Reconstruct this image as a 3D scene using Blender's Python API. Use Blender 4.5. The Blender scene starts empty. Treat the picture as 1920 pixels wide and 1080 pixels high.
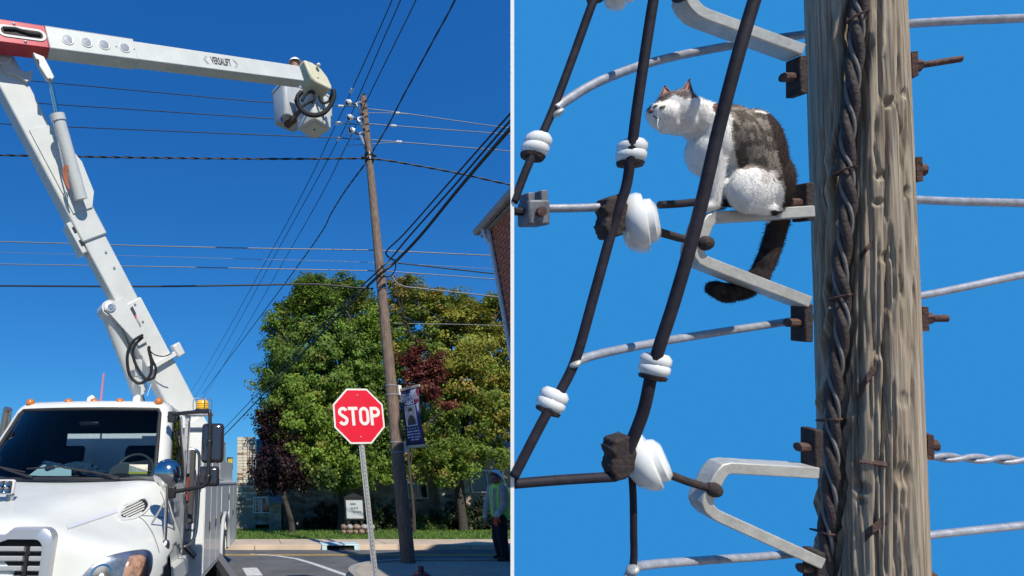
import bpy, bmesh, math, random
import numpy as np
from mathutils import Vector, Matrix, Euler
from mathutils.bvhtree import BVHTree

random.seed(7); RNG = np.random.default_rng(7)
scene = bpy.context.scene
COL = scene.collection

# ------------------------------------------------------------------ camera
PITCH = math.radians(20.8)
CAM = Vector((0, 0, 1.6))
FOC, CX, CY = 960.0, 478.0, 540.0        # pixels of the 1920 x 1080 photograph
cam_d = bpy.data.cameras.new("camera")
cam = bpy.data.objects.new("camera", cam_d); COL.objects.link(cam)
cam.location = CAM
cam.rotation_euler = (math.pi / 2 + PITCH, 0, 0)
cam_d.sensor_width = 36; cam_d.lens = 36 * FOC / 1920
cam_d.shift_x = (960 - CX) / 1920
cam_d.clip_start = 0.05; cam_d.clip_end = 3000
scene.camera = cam

# ------------------------------------------------------------------ light
SUN_AZ, SUN_EL = math.radians(168), math.radians(40)      # clockwise from +Y
world = bpy.data.worlds.new("World"); scene.world = world; world.use_nodes = True
wn = world.node_tree; wn.nodes.clear()
w_out = wn.nodes.new("ShaderNodeOutputWorld"); w_bg = wn.nodes.new("ShaderNodeBackground")
w_sky = wn.nodes.new("ShaderNodeTexSky"); w_sky.sky_type = 'NISHITA'; w_sky.sun_disc = False
w_sky.sun_elevation = SUN_EL; w_sky.sun_rotation = SUN_AZ
w_sky.air_density = 1.0; w_sky.dust_density = 0.0; w_sky.ozone_density = 4.0; w_sky.altitude = 200
w_bg.inputs['Strength'].default_value = 0.12
# photographic colour response of the clear sky: one power and gain per channel, the same over the whole dome
w_sp = wn.nodes.new('ShaderNodeSeparateColor'); w_cb = wn.nodes.new('ShaderNodeCombineColor'); wn.links.new(w_sky.outputs[0], w_sp.inputs[0])
for i, (gam, gain) in enumerate(((.88, .021), (.63, .112), (.465, .29))):
    pw = wn.nodes.new('ShaderNodeMath'); pw.operation = 'POWER'; pw.inputs[1].default_value = gam; ml = wn.nodes.new('ShaderNodeMath'); ml.operation = 'MULTIPLY'; ml.inputs[1].default_value = gain / .12
    wn.links.new(w_sp.outputs[i], pw.inputs[0]); wn.links.new(pw.outputs[0], ml.inputs[0]); wn.links.new(ml.outputs[0], w_cb.inputs[i])
wn.links.new(w_cb.outputs[0], w_bg.inputs['Color']); wn.links.new(w_bg.outputs[0], w_out.inputs['Surface'])
sun_d = bpy.data.lights.new("sun", 'SUN'); sun_d.energy = 5.0; sun_d.angle = math.radians(0.53)
sun_d.color = (1.0, 0.94, 0.83)
sun = bpy.data.objects.new("sun", sun_d); COL.objects.link(sun)
SUN_DIR = Vector((math.sin(SUN_AZ) * math.cos(SUN_EL), math.cos(SUN_AZ) * math.cos(SUN_EL), math.sin(SUN_EL)))
sun.rotation_euler = SUN_DIR.to_track_quat('Z', 'Y').to_euler(); sun.location = SUN_DIR * 60
vs = scene.view_settings
vs.view_transform = 'Standard'; vs.look = 'None'; vs.gamma = 1.0; vs.exposure = 0.0; vs.use_curve_mapping = False

# ------------------------------------------------------------------ geometry helpers
CR = Vector((1, 0, 0)); CU = Vector((0, -math.sin(PITCH), math.cos(PITCH))); CF = Vector((0, math.cos(PITCH), math.sin(PITCH)))
def ray(px, py): return CR * ((px - CX) / FOC) + CU * ((CY - py) / FOC) + CF
def PT(px, py, t): return CAM + ray(px, py) * t                     # a survey point at depth t
def PY(px, py, Y): r = ray(px, py); return CAM + r * (Y / r.y)      # a survey point at ground distance Y
def V(*a): return Vector(a)

def frame_from(z, hint=Vector((0, 0, 1))):
    z = z.normalized(); x = hint.cross(z)
    if x.length < 1e-4: x = Vector((1, 0, 0)).cross(z)
    x.normalize(); return x, z.cross(x), z

class MB:
    def __init__(s): s.v = []; s.f = []
    def add(s, vs_, fs_):
        n = len(s.v); s.v += [tuple(p) for p in vs_]; s.f += [tuple(i + n for i in f) for f in fs_]; return s
    def obox(s, c, ax, ay, az):               # centre and half-axis vectors
        P = [c + ax * i + ay * j + az * k for k in (-1, 1) for j in (-1, 1) for i in (-1, 1)]
        return s.add(P, [(0, 2, 3, 1), (4, 5, 7, 6), (0, 1, 5, 4), (2, 6, 7, 3), (0, 4, 6, 2), (1, 3, 7, 5)])
    def box(s, x0, x1, y0, y1, z0, z1):
        return s.obox(V((x0 + x1) / 2, (y0 + y1) / 2, (z0 + z1) / 2), V((x1 - x0) / 2, 0, 0), V(0, (y1 - y0) / 2, 0), V(0, 0, (z1 - z0) / 2))
    def bar(s, p0, p1, w, h, n):              # rectangular bar; w along n, h across
        u = (p1 - p0); L = u.length; u = u / L; n = (n - u * n.dot(u)).normalized(); m = u.cross(n)
        return s.obox((p0 + p1) / 2, u * (L / 2), n * (w / 2), m * (h / 2))
    def cyl(s, p0, p1, r0, r1=None, n=12, cap=True):
        r1 = r0 if r1 is None else r1; x, y, z = frame_from(p1 - p0); P = []
        for p, r in ((p0, r0), (p1, r1)):
            for i in range(n):
                a = 2 * math.pi * i / n; P.append(p + x * (r * math.cos(a)) + y * (r * math.sin(a)))
        F = [(i, (i + 1) % n, n + (i + 1) % n, n + i) for i in range(n)]
        if cap: F += [tuple(range(n - 1, -1, -1)), tuple(range(n, 2 * n))]
        return s.add(P, F)
    def tube(s, pts, r, n=8, closed=False):
        pts = [Vector(p) for p in pts]; N = len(pts); P = []; F = []; px = None
        for i, p in enumerate(pts):
            if closed: d = pts[(i + 1) % N] - pts[i - 1]
            else: d = pts[min(i + 1, N - 1)] - pts[max(i - 1, 0)]
            d.normalize()
            if px is None: x, y, _ = frame_from(d)
            else:
                x = px - d * px.dot(d)
                if x.length < 1e-6: x, y, _ = frame_from(d)
                x.normalize(); y = d.cross(x)
            px = x; rr = r[i] if isinstance(r, (list, tuple)) else r
            for k in range(n):
                a = 2 * math.pi * k / n; P.append(p + x * (rr * math.cos(a)) + y * (rr * math.sin(a)))
        M = N if closed else N - 1
        for i in range(M):
            j = (i + 1) % N
            for k in range(n): F.append((i * n + k, i * n + (k + 1) % n, j * n + (k + 1) % n, j * n + k))
        if not closed: F += [tuple(range(n - 1, -1, -1)), tuple((N - 1) * n + k for k in range(n))]
        return s.add(P, F)
    def ell(s, c, ax, ay, az, nu=16, nv=10):
        P = []; F = []
        for j in range(1, nv):
            th = math.pi * j / nv
            for i in range(nu):
                a = 2 * math.pi * i / nu
                P.append(c + ax * (math.sin(th) * math.cos(a)) + ay * (math.sin(th) * math.sin(a)) + az * math.cos(th))
        P += [c + az, c - az]; T = len(P) - 2
        for j in range(nv - 2):
            for i in range(nu): F.append((j * nu + i, (j + 1) * nu + i, (j + 1) * nu + (i + 1) % nu, j * nu + (i + 1) % nu))
        for i in range(nu):
            F.append((T, i, (i + 1) % nu)); F.append((T + 1, (nv - 2) * nu + (i + 1) % nu, (nv - 2) * nu + i))
        return s.add(P, F)
    def sph(s, c, r, nu=14, nv=8): return s.ell(c, V(r, 0, 0), V(0, r, 0), V(0, 0, r), nu, nv)
    def caps(s, p0, r0, p1, r1, n=14):        # tapered capsule
        d = p1 - p0; L = d.length
        if L < 1e-6: return s.sph(p0, r0)
        x, y, z = frame_from(d); P = []; rings = []
        for k in range(5): a = -math.pi / 2 + math.pi / 2 * k / 4; rings.append((p0 + z * (r0 * math.sin(a)), max(r0 * math.cos(a), r0 * .02)))
        for k in range(5): a = math.pi / 2 * k / 4; rings.append((p1 + z * (r1 * math.sin(a)), max(r1 * math.cos(a), r1 * .02)))
        for c, r in rings:
            for i in range(n): a = 2 * math.pi * i / n; P.append(c + x * (r * math.cos(a)) + y * (r * math.sin(a)))
        F = [(j * n + i, j * n + (i + 1) % n, (j + 1) * n + (i + 1) % n, (j + 1) * n + i) for j in range(len(rings) - 1) for i in range(n)]
        F += [tuple(range(n - 1, -1, -1)), tuple((len(rings) - 1) * n + i for i in range(n))]
        return s.add(P, F)
    def lathe(s, prof, p, axis, n=16):        # prof: (radius, height) along axis from p
        x, y, z = frame_from(axis); P = []; N = len(prof)
        for r, h in prof:
            for i in range(n): a = 2 * math.pi * i / n; P.append(p + z * h + x * (r * math.cos(a)) + y * (r * math.sin(a)))
        F = [(j * n + i, j * n + (i + 1) % n, (j + 1) * n + (i + 1) % n, (j + 1) * n + i) for j in range(N - 1) for i in range(n)]
        F += [tuple(range(n - 1, -1, -1)), tuple((N - 1) * n + i for i in range(n))]
        return s.add(P, F)
    def prism(s, poly, o, x, y, n):           # 2D polygon in frame (o; x, y), thickness vector n
        N = len(poly); P = [o + x * a + y * b for a, b in poly] + [o + x * a + y * b + n for a, b in poly]
        return s.add(P, [tuple(range(N - 1, -1, -1)), tuple(range(N, 2 * N))] + [(i, (i + 1) % N, N + (i + 1) % N, N + i) for i in range(N)])
    def grid(s, rows, closed=False):
        R = len(rows); C = len(rows[0]); P = [p for r in rows for p in r]
        F = [(i * C + j, i * C + (j + 1) % C, (i + 1) * C + (j + 1) % C, (i + 1) * C + j) for i in range(R - 1) for j in range(C if closed else C - 1)]
        return s.add(P, F)
    def mesh(s, name='m', recalc=True):
        used = sorted({i for f in s.f for i in f})
        if len(used) < len(s.v):
            re_ = {o: k for k, o in enumerate(used)}; s.v = [s.v[i] for i in used]; s.f = [tuple(re_[i] for i in f) for f in s.f]
        me = bpy.data.meshes.new(name); me.from_pydata(s.v, [], s.f)
        if recalc:
            bm = bmesh.new(); bm.from_mesh(me); bmesh.ops.recalc_face_normals(bm, faces=bm.faces); bm.to_mesh(me); bm.free()
        me.update(); return me
    def build(s, name, mat, parent=None, smooth=40, bevel=0, world=True, recalc=True):
        return link(name, s.mesh(name, recalc), mat, parent, smooth, bevel, world)

ROOTM = {}
def link(name, me, mat, parent=None, smooth=40, bevel=0, world=True):
    if mat is not None:
        me.materials.clear()
        me.materials.append(mat)
    if smooth is not None and len(me.polygons):
        me.polygons.foreach_set('use_smooth', [True] * len(me.polygons)); me.set_sharp_from_angle(angle=math.radians(smooth))
    o = bpy.data.objects.new(name, me); COL.objects.link(o)
    if bevel:
        b = o.modifiers.new('bevel', 'BEVEL'); b.width = bevel; b.segments = 2; b.limit_method = 'ANGLE'; b.angle_limit = math.radians(35)
    if parent is not None:
        o.parent = parent
        if world: o.matrix_parent_inverse = ROOTM.get(parent.name, Matrix.Identity(4)).inverted()
    ROOTM[o.name] = ROOTM.get(parent.name, Matrix.Identity(4)) if (parent is not None and not world) else Matrix.Identity(4)
    return o
def tag(o, label=None, cat=None, group=None, kind=None):
    if label: o['label'] = label
    if cat: o['category'] = cat
    if group: o['group'] = group
    if kind: o['kind'] = kind
    return o
def thing(name, loc, label, cat, group=None, rz=0.0):
    o = bpy.data.objects.new(name, None); COL.objects.link(o); o.empty_display_size = .1
    o.location = loc; o.rotation_euler = (0, 0, rz)
    ROOTM[o.name] = Matrix.Translation(Vector(loc)) @ Matrix.Rotation(rz, 4, 'Z')
    return tag(o, label, cat, group)
def struct(o): o['kind'] = 'structure'; return o

def blob(name, mb, mat, parent, voxel, smooth_it=4, world=True, keep=False):
    """fuse overlapping shapes into ONE continuous skin"""
    me = mb.mesh('tmp', True); o = bpy.data.objects.new('tmp', me); COL.objects.link(o)
    r = o.modifiers.new('r', 'REMESH'); r.mode = 'VOXEL'; r.voxel_size = voxel
    if smooth_it: s_ = o.modifiers.new('s', 'SMOOTH'); s_.factor = .5; s_.iterations = smooth_it
    dg = bpy.context.evaluated_depsgraph_get(); dg.update()
    out = bpy.data.meshes.new_from_object(o.evaluated_get(dg)); out.name = name
    bpy.data.objects.remove(o); bpy.data.meshes.remove(me)
    return link(name, out, mat, parent, 180, 0, world)

def text_mb(body, size, o, x, y, n, sx=1.0, thick=.003, off=0.0, align='CENTER', spacing=1.0, shear=0):
    """flat print: lettering as thin raised geometry in the frame (o; x, y), n = outward"""
    cu = bpy.data.curves.new('t', 'FONT'); cu.body = body; cu.size = size; cu.align_x = align; cu.align_y = 'CENTER'
    cu.offset = off; cu.space_character = spacing; cu.resolution_u = 3; cu.shear = shear
    ob = bpy.data.objects.new('t', cu); COL.objects.link(ob)
    dg = bpy.context.evaluated_depsgraph_get(); dg.update(); me = ob.evaluated_get(dg).to_mesh()
    vv = [o + x * (p.co.x * sx) + y * p.co.y + n * thick for p in me.vertices]; ff = [tuple(p.vertices) for p in me.polygons]
    ob.evaluated_get(dg).to_mesh_clear(); bpy.data.objects.remove(ob); bpy.data.curves.remove(cu)
    return MB().add(vv, ff)

def catmull(pts, k=6):
    pts = [Vector(p) for p in pts]; out = []
    for i in range(len(pts) - 1):
        p0 = pts[max(i - 1, 0)]; p1 = pts[i]; p2 = pts[i + 1]; p3 = pts[min(i + 2, len(pts) - 1)]
        for j in range(k):
            t = j / k
            out.append(.5 * ((2 * p1) + (p2 - p0) * t + (2 * p0 - 5 * p1 + 4 * p2 - p3) * t * t + (3 * p1 - p0 - 3 * p2 + p3) * t ** 3))
    out.append(pts[-1]); return out

# ------------------------------------------------------------------ materials
MATS = {}
def mat(name, col, rough=.5, metal=0.0, var=0.0, vscale=6.0, bump=0.0, bscale=40.0, coat=0.0, stretch=None, col2=None, spec=.5, trans=0.0, emit=None, alpha=None):
    if name in MATS: return MATS[name]
    m = bpy.data.materials.new(name); m.use_nodes = True; nt = m.node_tree; b = nt.nodes['Principled BSDF']
    b.inputs['Base Color'].default_value = (*col, 1); b.inputs['Roughness'].default_value = rough; b.inputs['Metallic'].default_value = metal
    b.inputs['Coat Weight'].default_value = coat; b.inputs['Coat Roughness'].default_value = .06; b.inputs['Specular IOR Level'].default_value = spec
    b.inputs['Transmission Weight'].default_value = trans
    if var or bump:
        tc = nt.nodes.new('ShaderNodeTexCoord'); mp = nt.nodes.new('ShaderNodeMapping'); nt.links.new(tc.outputs['Object'], mp.inputs[0])
        if stretch: mp.inputs['Scale'].default_value = stretch
    if var:
        n = nt.nodes.new('ShaderNodeTexNoise'); n.inputs['Scale'].default_value = vscale; n.inputs['Detail'].default_value = 8; n.inputs['Roughness'].default_value = .65
        nt.links.new(mp.outputs[0], n.inputs['Vector'])
        r = nt.nodes.new('ShaderNodeValToRGB'); c2 = col2 or tuple(min(1, c * (1 + var)) for c in col)
        c1 = tuple(c * (1 - var) for c in col)
        r.color_ramp.elements[0].position = .32; r.color_ramp.elements[0].color = (*c1, 1)
        r.color_ramp.elements[1].position = .68; r.color_ramp.elements[1].color = (*c2, 1)
        nt.links.new(n.outputs['Fac'], r.inputs[0]); nt.links.new(r.outputs[0], b.inputs['Base Color'])
    if bump:
        n2 = nt.nodes.new('ShaderNodeTexNoise'); n2.inputs['Scale'].default_value = bscale; n2.inputs['Detail'].default_value = 6
        nt.links.new(mp.outputs[0], n2.inputs['Vector']); bp = nt.nodes.new('ShaderNodeBump'); bp.inputs['Strength'].default_value = min(1, bump); bp.inputs['Distance'].default_value = .02
        nt.links.new(n2.outputs['Fac'], bp.inputs['Height']); nt.links.new(bp.outputs[0], b.inputs['Normal'])
    if emit:
        b.inputs['Emission Color'].default_value = (*emit[:3], 1); b.inputs['Emission Strength'].default_value = emit[3]
    MATS[name] = m; return m

def glass_mat(name, tint, ior=1.45, rough=.02):
    m = bpy.data.materials.new(name); m.use_nodes = True; nt = m.node_tree; nt.nodes.clear()
    o = nt.nodes.new('ShaderNodeOutputMaterial'); t = nt.nodes.new('ShaderNodeBsdfTransparent'); g = nt.nodes.new('ShaderNodeBsdfGlossy')
    fr = nt.nodes.new('ShaderNodeFresnel'); mx = nt.nodes.new('ShaderNodeMixShader'); fr.inputs['IOR'].default_value = ior
    t.inputs['Color'].default_value = (*tint, 1); g.inputs['Roughness'].default_value = rough
    nt.links.new(fr.outputs[0], mx.inputs[0]); nt.links.new(t.outputs[0], mx.inputs[1]); nt.links.new(g.outputs[0], mx.inputs[2]); nt.links.new(mx.outputs[0], o.inputs[0])
    return m

def attr_mat(name, rough=.6, translucent=0.0, bump=0.0, bscale=60, spec=.3):
    """surface coloured by its own 'tint' attribute (leaf kinds, fur markings)"""
    m = bpy.data.materials.new(name); m.use_nodes = True; nt = m.node_tree; b = nt.nodes['Principled BSDF']; out = nt.nodes['Material Output']
    a = nt.nodes.new('ShaderNodeAttribute'); a.attribute_name = 'tint'
    nt.links.new(a.outputs['Color'], b.inputs['Base Color']); b.inputs['Roughness'].default_value = rough; b.inputs['Specular IOR Level'].default_value = spec
    if translucent:
        tr = nt.nodes.new('ShaderNodeBsdfTranslucent'); mx = nt.nodes.new('ShaderNodeMixShader'); mx.inputs[0].default_value = translucent
        nt.links.new(a.outputs['Color'], tr.inputs['Color']); nt.links.new(b.outputs[0], mx.inputs[1]); nt.links.new(tr.outputs[0], mx.inputs[2]); nt.links.new(mx.outputs[0], out.inputs['Surface'])
    if bump:
        n = nt.nodes.new('ShaderNodeTexNoise'); n.inputs['Scale'].default_value = bscale; tc = nt.nodes.new('ShaderNodeTexCoord'); nt.links.new(tc.outputs['Object'], n.inputs['Vector'])
        bp = nt.nodes.new('ShaderNodeBump'); bp.inputs['Strength'].default_value = bump; bp.inputs['Distance'].default_value = .01
        nt.links.new(n.outputs['Fac'], bp.inputs['Height']); nt.links.new(bp.outputs[0], b.inputs['Normal'])
    return m

white = mat('white_paint', (.68, .685, .63), .36, 0, .09, 2.2, .03, 5, .3, stretch=(1, 1, .45), col2=(.71, .715, .66))
boom_white = mat('boom_paint', (.62, .63, .59), .42, 0, .08, 3.0, .02, 12, .15, col2=(.66, .67, .63))
cream = mat('cream_cover', (.66, .62, .44), .5, 0, .07, 4)
red_paint = mat('red_paint', (.52, .03, .05), .38, 0, .12, 4, 0, 40, .3)
black_rub = mat('black_rubber', (.016, .016, .017), .6, 0, .3, 20)
black_pl = mat('black_plastic', (.02, .02, .021), .38)
chrome = mat('chrome', (.60, .59, .57), .10, 1.0)
steel = mat('steel', (.45, .46, .47), .35, 1.0, .15, 12)
galv = mat('galvanised_steel', (.55, .56, .57), .48, .7, .18, 30)
dark_int = mat('cab_interior', (.035, .037, .04), .7, 0, .2, 10)
amber = mat('amber_lens', (.90, .48, .02), .15, 0, coat=.6)
amber_dk = mat('amber_marker', (.55, .17, .03), .3, 0, coat=.4)
glass = glass_mat('windshield_glass', (.50, .61, .66), 1.22)
glass_dk = glass_mat('tinted_glass', (.16, .19, .2))
lens = glass_mat('clear_lens', (.93, .95, .97))
tyre_m = mat('tyre', (.02, .02, .02), .8, 0, .2, 30, .2, 60)
wire_blk = mat('black_wire', (.018, .019, .024), .45, 0)
wire_alu = mat('aluminium_wire', (.22, .23, .25), .5, .3)
rust = mat('rusty_steel', (.10, .055, .045), .75, .3, .45, 40, .3, 80)
porcelain = mat('white_porcelain', (.80, .80, .77), .14, 0, .06, 20, coat=.8)
# ================================================================== the setting: ground, road, pavements, lawn
def gz(Y):                                   # the street falls gently away beyond the junction
    pts = [(-400, 0), (12, 0), (16, -.155), (19, -.2), (26, -.52), (33, -.75), (80, -2.2), (140, -3.0), (900, -3.0)]
    return float(np.interp(Y, [p[0] for p in pts], [p[1] for p in pts]))
def sheet(name, poly, lift, m, ny=None):     # a flat sheet following the ground; poly = list of (x0,x1,y) strips
    rows = []
    for i in range(len(poly) - 1):
        a, b = poly[i], poly[i + 1]; k = max(1, int((b[2] - a[2]) / 1.0)) if (b[2] - a[2]) < 60 else 6
        for j in range(k):
            t = j / k; y = a[2] + (b[2] - a[2]) * t
            rows.append((a[0] + (b[0] - a[0]) * t, a[1] + (b[1] - a[1]) * t, y))
    rows.append(poly[-1])
    return struct(MB().grid([[V(r[0], r[2], gz(r[2]) + lift), V(r[1], r[2], gz(r[2]) + lift)] for r in rows]).build(name, m, None, 40, recalc=False))

asphalt = mat('asphalt', (.125, .125, .128), .85, 0, .30, 1.1, .4, 160)
concrete = mat('concrete', (.40, .35, .29), .85, 0, .14, 1.4, .2, 60)
concrete_pk = mat('warm_concrete', (.56, .44, .32), .85, 0, .16, 1.1, .2, 60)
paint_w = mat('road_white', (.62, .62, .6), .7, 0, .22, 9)
paint_y = mat('road_yellow', (.55, .36, .08), .7, 0, .25, 7)
grass_m = mat('lawn', (.095, .175, .032), .9, 0, .45, 2.2, .5, 90)
soil = mat('soil', (.07, .055, .04), .95, 0, .3, 3, .4, 40)

ground = sheet('ground', [(-900, 900, -60), (-900, 900, 12), (-900, 900, 16), (-900, 900, 19), (-900, 900, 26), (-900, 900, 33), (-900, 900, 80), (-900, 900, 140), (-900, 900, 890)], -.03, mat('earth', (.09, .1, .05), .95, 0, .3, .3))
road = sheet('road', [(-40, 40, -20), (-40, 40, 12), (-40, 40, 15.9)], 0.0, asphalt)
# far pavement with kerb, its slabs one by one, and the verge behind it
KERB_Y = 15.9
kerb = MB()
for i in range(24):
    x0 = -22 + i * 2.0; z = gz(KERB_Y)
    kerb.box(x0, x0 + 1.985, KERB_Y, KERB_Y + .16, z - .1, z + .13)
kerb_far = struct(kerb.build('kerb', concrete_pk, None, 40, .012))
pave_far = struct(MB().box(-24, 26, KERB_Y + .165, 17.75, gz(17) - .3, gz(17) + .095).build('pavement', concrete_pk))
slab_me = MB().box(-.742, .742, -.77, .77, -.03, .012).mesh('slab'); slab_me.materials.append(concrete_pk)
for i in range(22):
    o = bpy.data.objects.new('slab', slab_me); COL.objects.link(o); o.parent = pave_far
    o.location = (-9 + i * 1.5, 16.93, gz(17) + .11 + random.uniform(-.003, .003))
lawn = sheet('lawn', [(-24, 30, 17.76), (-24, 30, 26), (-24, 30, 33), (-24, 30, 60)], .06, grass_m)
# near corner pavement: rounded kerb corner, slabs
crn = []
for k in range(11):
    a = math.pi / 2 + math.pi / 2 * k / 10
    crn.append((3.3 + 1.5 * math.cos(a), 10.25 + 1.5 * math.sin(a)))
outline = [(26, 11.75)] + crn + [(1.8, -6), (26, -6)]
pave_near = struct(MB().prism(outline, V(0, 0, -.1), V(1, 0, 0), V(0, 1, 0), V(0, 0, .2)).build('pavement_corner', concrete, None, 30))
kb = MB(); edge = [(26, 11.75)] + crn + [(1.8, -6)]
def off(i):
    p = Vector(edge[i]); q = Vector(edge[min(i + 1, len(edge) - 1)]); r = Vector(edge[max(i - 1, 0)]); d = (q - r).normalized(); return p + Vector((-d.y, d.x)) * -.13
rows = []
for i, e in enumerate(edge):
    o_ = off(i); rows.append([V(e[0], e[1], -.05), V(e[0], e[1], .125), V(o_.x, o_.y, .13), V(o_.x, o_.y, -.05)])
kb.grid(rows); struct(kb.build('kerb_corner', mat('kerb_stone', (.33, .31, .28), .85, 0, .15, 2), None, 30))
s2 = MB().box(-.742, .742, -.742, .742, -.03, .006).mesh('slab'); s2.materials.append(concrete)
for i in range(7):
    for j in range(4):
        x, y = 4.3 + i * 1.5, 10.85 - j * 1.5
        o = bpy.data.objects.new('slab', s2); COL.objects.link(o); o.parent = pave_near; o.location = (x, y, .103 + random.uniform(-.002, .002))
# painted lines
def line(name, pts, w, m, lift=.005):
    rows = []
    for i, p in enumerate(pts):
        q = Vector(pts[min(i + 1, len(pts) - 1)]); r = Vector(pts[max(i - 1, 0)]); d = (q - r).normalized(); n = Vector((-d.y, d.x)) * (w / 2); p = Vector(p)
        rows.append([V(p.x - n.x, p.y - n.y, gz(p.y) + lift), V(p.x + n.x, p.y + n.y, gz(p.y) + lift)])
    return struct(MB().grid(rows).build(name, m, None, 40, recalc=False))
def gp(px, py):                              # where a road mark lies on the sloping road
    r = ray(px, py); s = 8.0
    for _ in range(30): P = CAM + r * s; s += (P.z - gz(P.y)) / -r.z * .8
    P = CAM + r * s; return (P.x, P.y)
line('edge_line', [gp(470, 1039), gp(520, 1042.5), gp(556, 1048), gp(590, 1058), gp(655, 1081), gp(740, 1110)], .13, paint_w)
y_a = gp(545, 1041.5); y_b = gp(935, 1026)
line('centre_line', [(-20, y_a[1]), (26, y_a[1])], .10, paint_y); line('centre_line', [(-20, y_a[1] + .24), (26, y_a[1] + .24)], .10, paint_y)
line('stop_line', [gp(468, 1065), gp(478, 1080)], .3, paint_w)
# tar-sealed cracks
for pts in ([gp(765, 1043), gp(800, 1047), gp(850, 1051)], [gp(830, 1035), gp(860, 1040), gp(890, 1049)]):
    line('tar_seam', pts, .05, mat('tar', (.015, .015, .016), .6), .004)

# grass tufts on the lawn and the bed (too fine to count)
def blades(name, n, sampler, h, m, pal):
    pos = np.array([sampler() for _ in range(n)]); ang = RNG.uniform(0, 2 * np.pi, n); hh = h * RNG.uniform(.5, 1.3, n); w = .012 + .02 * RNG.random(n)
    dx = np.cos(ang) * w; dy = np.sin(ang) * w; lean = RNG.normal(0, .35, (n, 2)) * hh[:, None]
    v = np.zeros((n, 3, 3)); v[:, 0] = pos + np.c_[dx, dy, 0 * dx]; v[:, 1] = pos - np.c_[dx, dy, 0 * dx]; v[:, 2] = pos + np.c_[lean, hh]
    me = bpy.data.meshes.new(name); me.from_pydata(v.reshape(-1, 3).tolist(), [], np.arange(3 * n).reshape(-1, 3).tolist())
    c = np.array(pal)[RNG.integers(0, len(pal), n)] * RNG.uniform(.7, 1.25, (n, 1)); a = me.attributes.new('tint', 'FLOAT_COLOR', 'POINT')
    a.data.foreach_set('color', np.c_[np.repeat(c, 3, 0), np.ones(3 * n)].ravel()); return link(name, me, m, None, None)
leaf_m = attr_mat('leaf', .55, .35); fur_m = attr_mat('fur', .9, 0, .3, 300, .12)
g = blades('grass', 34000, lambda: (lambda x, y: (x, y, gz(y) + .05))(random.uniform(-4, 15), 17.8 + 12 * random.random() ** 1.6), .09, leaf_m, [(.15, .26, .04), (.11, .20, .04), (.20, .28, .06), (.08, .15, .03)])
tag(g, 'short green grass growing on the verge before the stone church', 'grass', None, 'stuff')

# storm drain inlet in the far kerb
c = gp(640, 1032); dx = .52; zz = gz(KERB_Y)
t = thing('storm_drain', (c[0], KERB_Y, zz), 'pale blue grey concrete storm drain inlet set into the far kerb', 'drain')
drain_m = mat('drain_concrete', (.50, .64, .66), .8, 0, .15, 5)
MB().box(c[0] - dx, c[0] + dx, KERB_Y - .10, KERB_Y + .5, zz + .115, zz + .15).build('lid', drain_m, t, 40, .01)
for s in (-1, 1): MB().box(c[0] + s * dx - (.14 if s > 0 else 0), c[0] + s * dx + (.14 if s < 0 else 0), KERB_Y - .11, KERB_Y - .01, zz, zz + .112).build('cheek', drain_m, t, 40, .01)
MB().box(c[0] - dx + .15, c[0] + dx - .15, KERB_Y - .02, KERB_Y - .004, zz + .005, zz + .11).build('mouth', mat('drain_dark', (.01, .01, .01), .9), t)

# ================================================================== brick building at the corner (casts the shade over the pavement)
BX, BY0, BY1 = 3.82, 3.4, 7.45
brick_m = mat('brick', (.46, .14, .075), .85, 0, .35, 7, .3, 60); mortar = mat('mortar', (.34, .29, .25), .9, 0, .15, 20)
ez = PY(930, 440, BY1).z + .12
bb = thing('brick_building', (BX, BY1, 0), 'red brick building with pale gutter and white downspout at its corner', 'building')
gab = [(BX, 0), (BX + 9.5, 0), (BX + 9.5, ez), (BX + 4.75, ez + 2.3), (BX, ez)]
wallm = bpy.data.materials.new('brick_wall'); wallm.use_nodes = True
nt = wallm.node_tree; bt = nt.nodes.new('ShaderNodeTexBrick'); tc = nt.nodes.new('ShaderNodeTexCoord'); mp = nt.nodes.new('ShaderNodeMapping'); mp.inputs['Rotation'].default_value = (0, math.pi / 2, math.pi / 2)
nt.links.new(tc.outputs['Object'], mp.inputs[0]); nt.links.new(mp.outputs[0], bt.inputs[0]); bt.inputs['Scale'].default_value = 4.6
bt.inputs['Color1'].default_value = (.30, .08, .05, 1); bt.inputs['Color2'].default_value = (.22, .06, .04, 1); bt.inputs['Mortar'].default_value = (.34, .3, .26, 1)
nt.links.new(bt.outputs[0], nt.nodes['Principled BSDF'].inputs['Base Color']); nt.nodes['Principled BSDF'].inputs['Roughness'].default_value = .85
bw = MB().prism(gab, V(0, BY0, 0), V(1, 0, 0), V(0, 0, 1), V(0, BY1 - BY0, 0)).build('wall', wallm, bb)
brm = MB().box(-.05, .015, -.098, .098, -.0285, .0285).mesh('brick'); brm.materials.append(brick_m)
k = 0; z = 2.9
while z < ez - .04:
    for j in range(4):
        y = BY1 - .09 - j * .208 - (.104 if k % 2 else 0)
        o = bpy.data.objects.new('brick', brm); COL.objects.link(o); o.parent = bw; o.location = (BX + random.uniform(-.002, .002) - BX * 0, y, z)
        o.location.x = BX - .002 + random.uniform(-.003, .003); o.scale.x = -1
    z += .0667; k += 1
soff = mat('gutter_grey', (.34, .32, .30), .5, 0, .08, 5)
rf = MB(); slate = mat('roof_slate', (.13, .13, .14), .8, 0, .2, 4)
for s in (-1, 1):
    xe = BX + 4.75 + s * 4.87; rf.prism([(xe, ez + .0), (BX + 4.75, ez + 2.42), (BX + 4.75, ez + 2.50), (xe, ez + .06)], V(0, BY0 - .3, 0), V(1, 0, 0), V(0, 0, 1), V(0, BY1 - BY0 + .5, 0))
ro = rf.build('roof', slate, bb)
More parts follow.
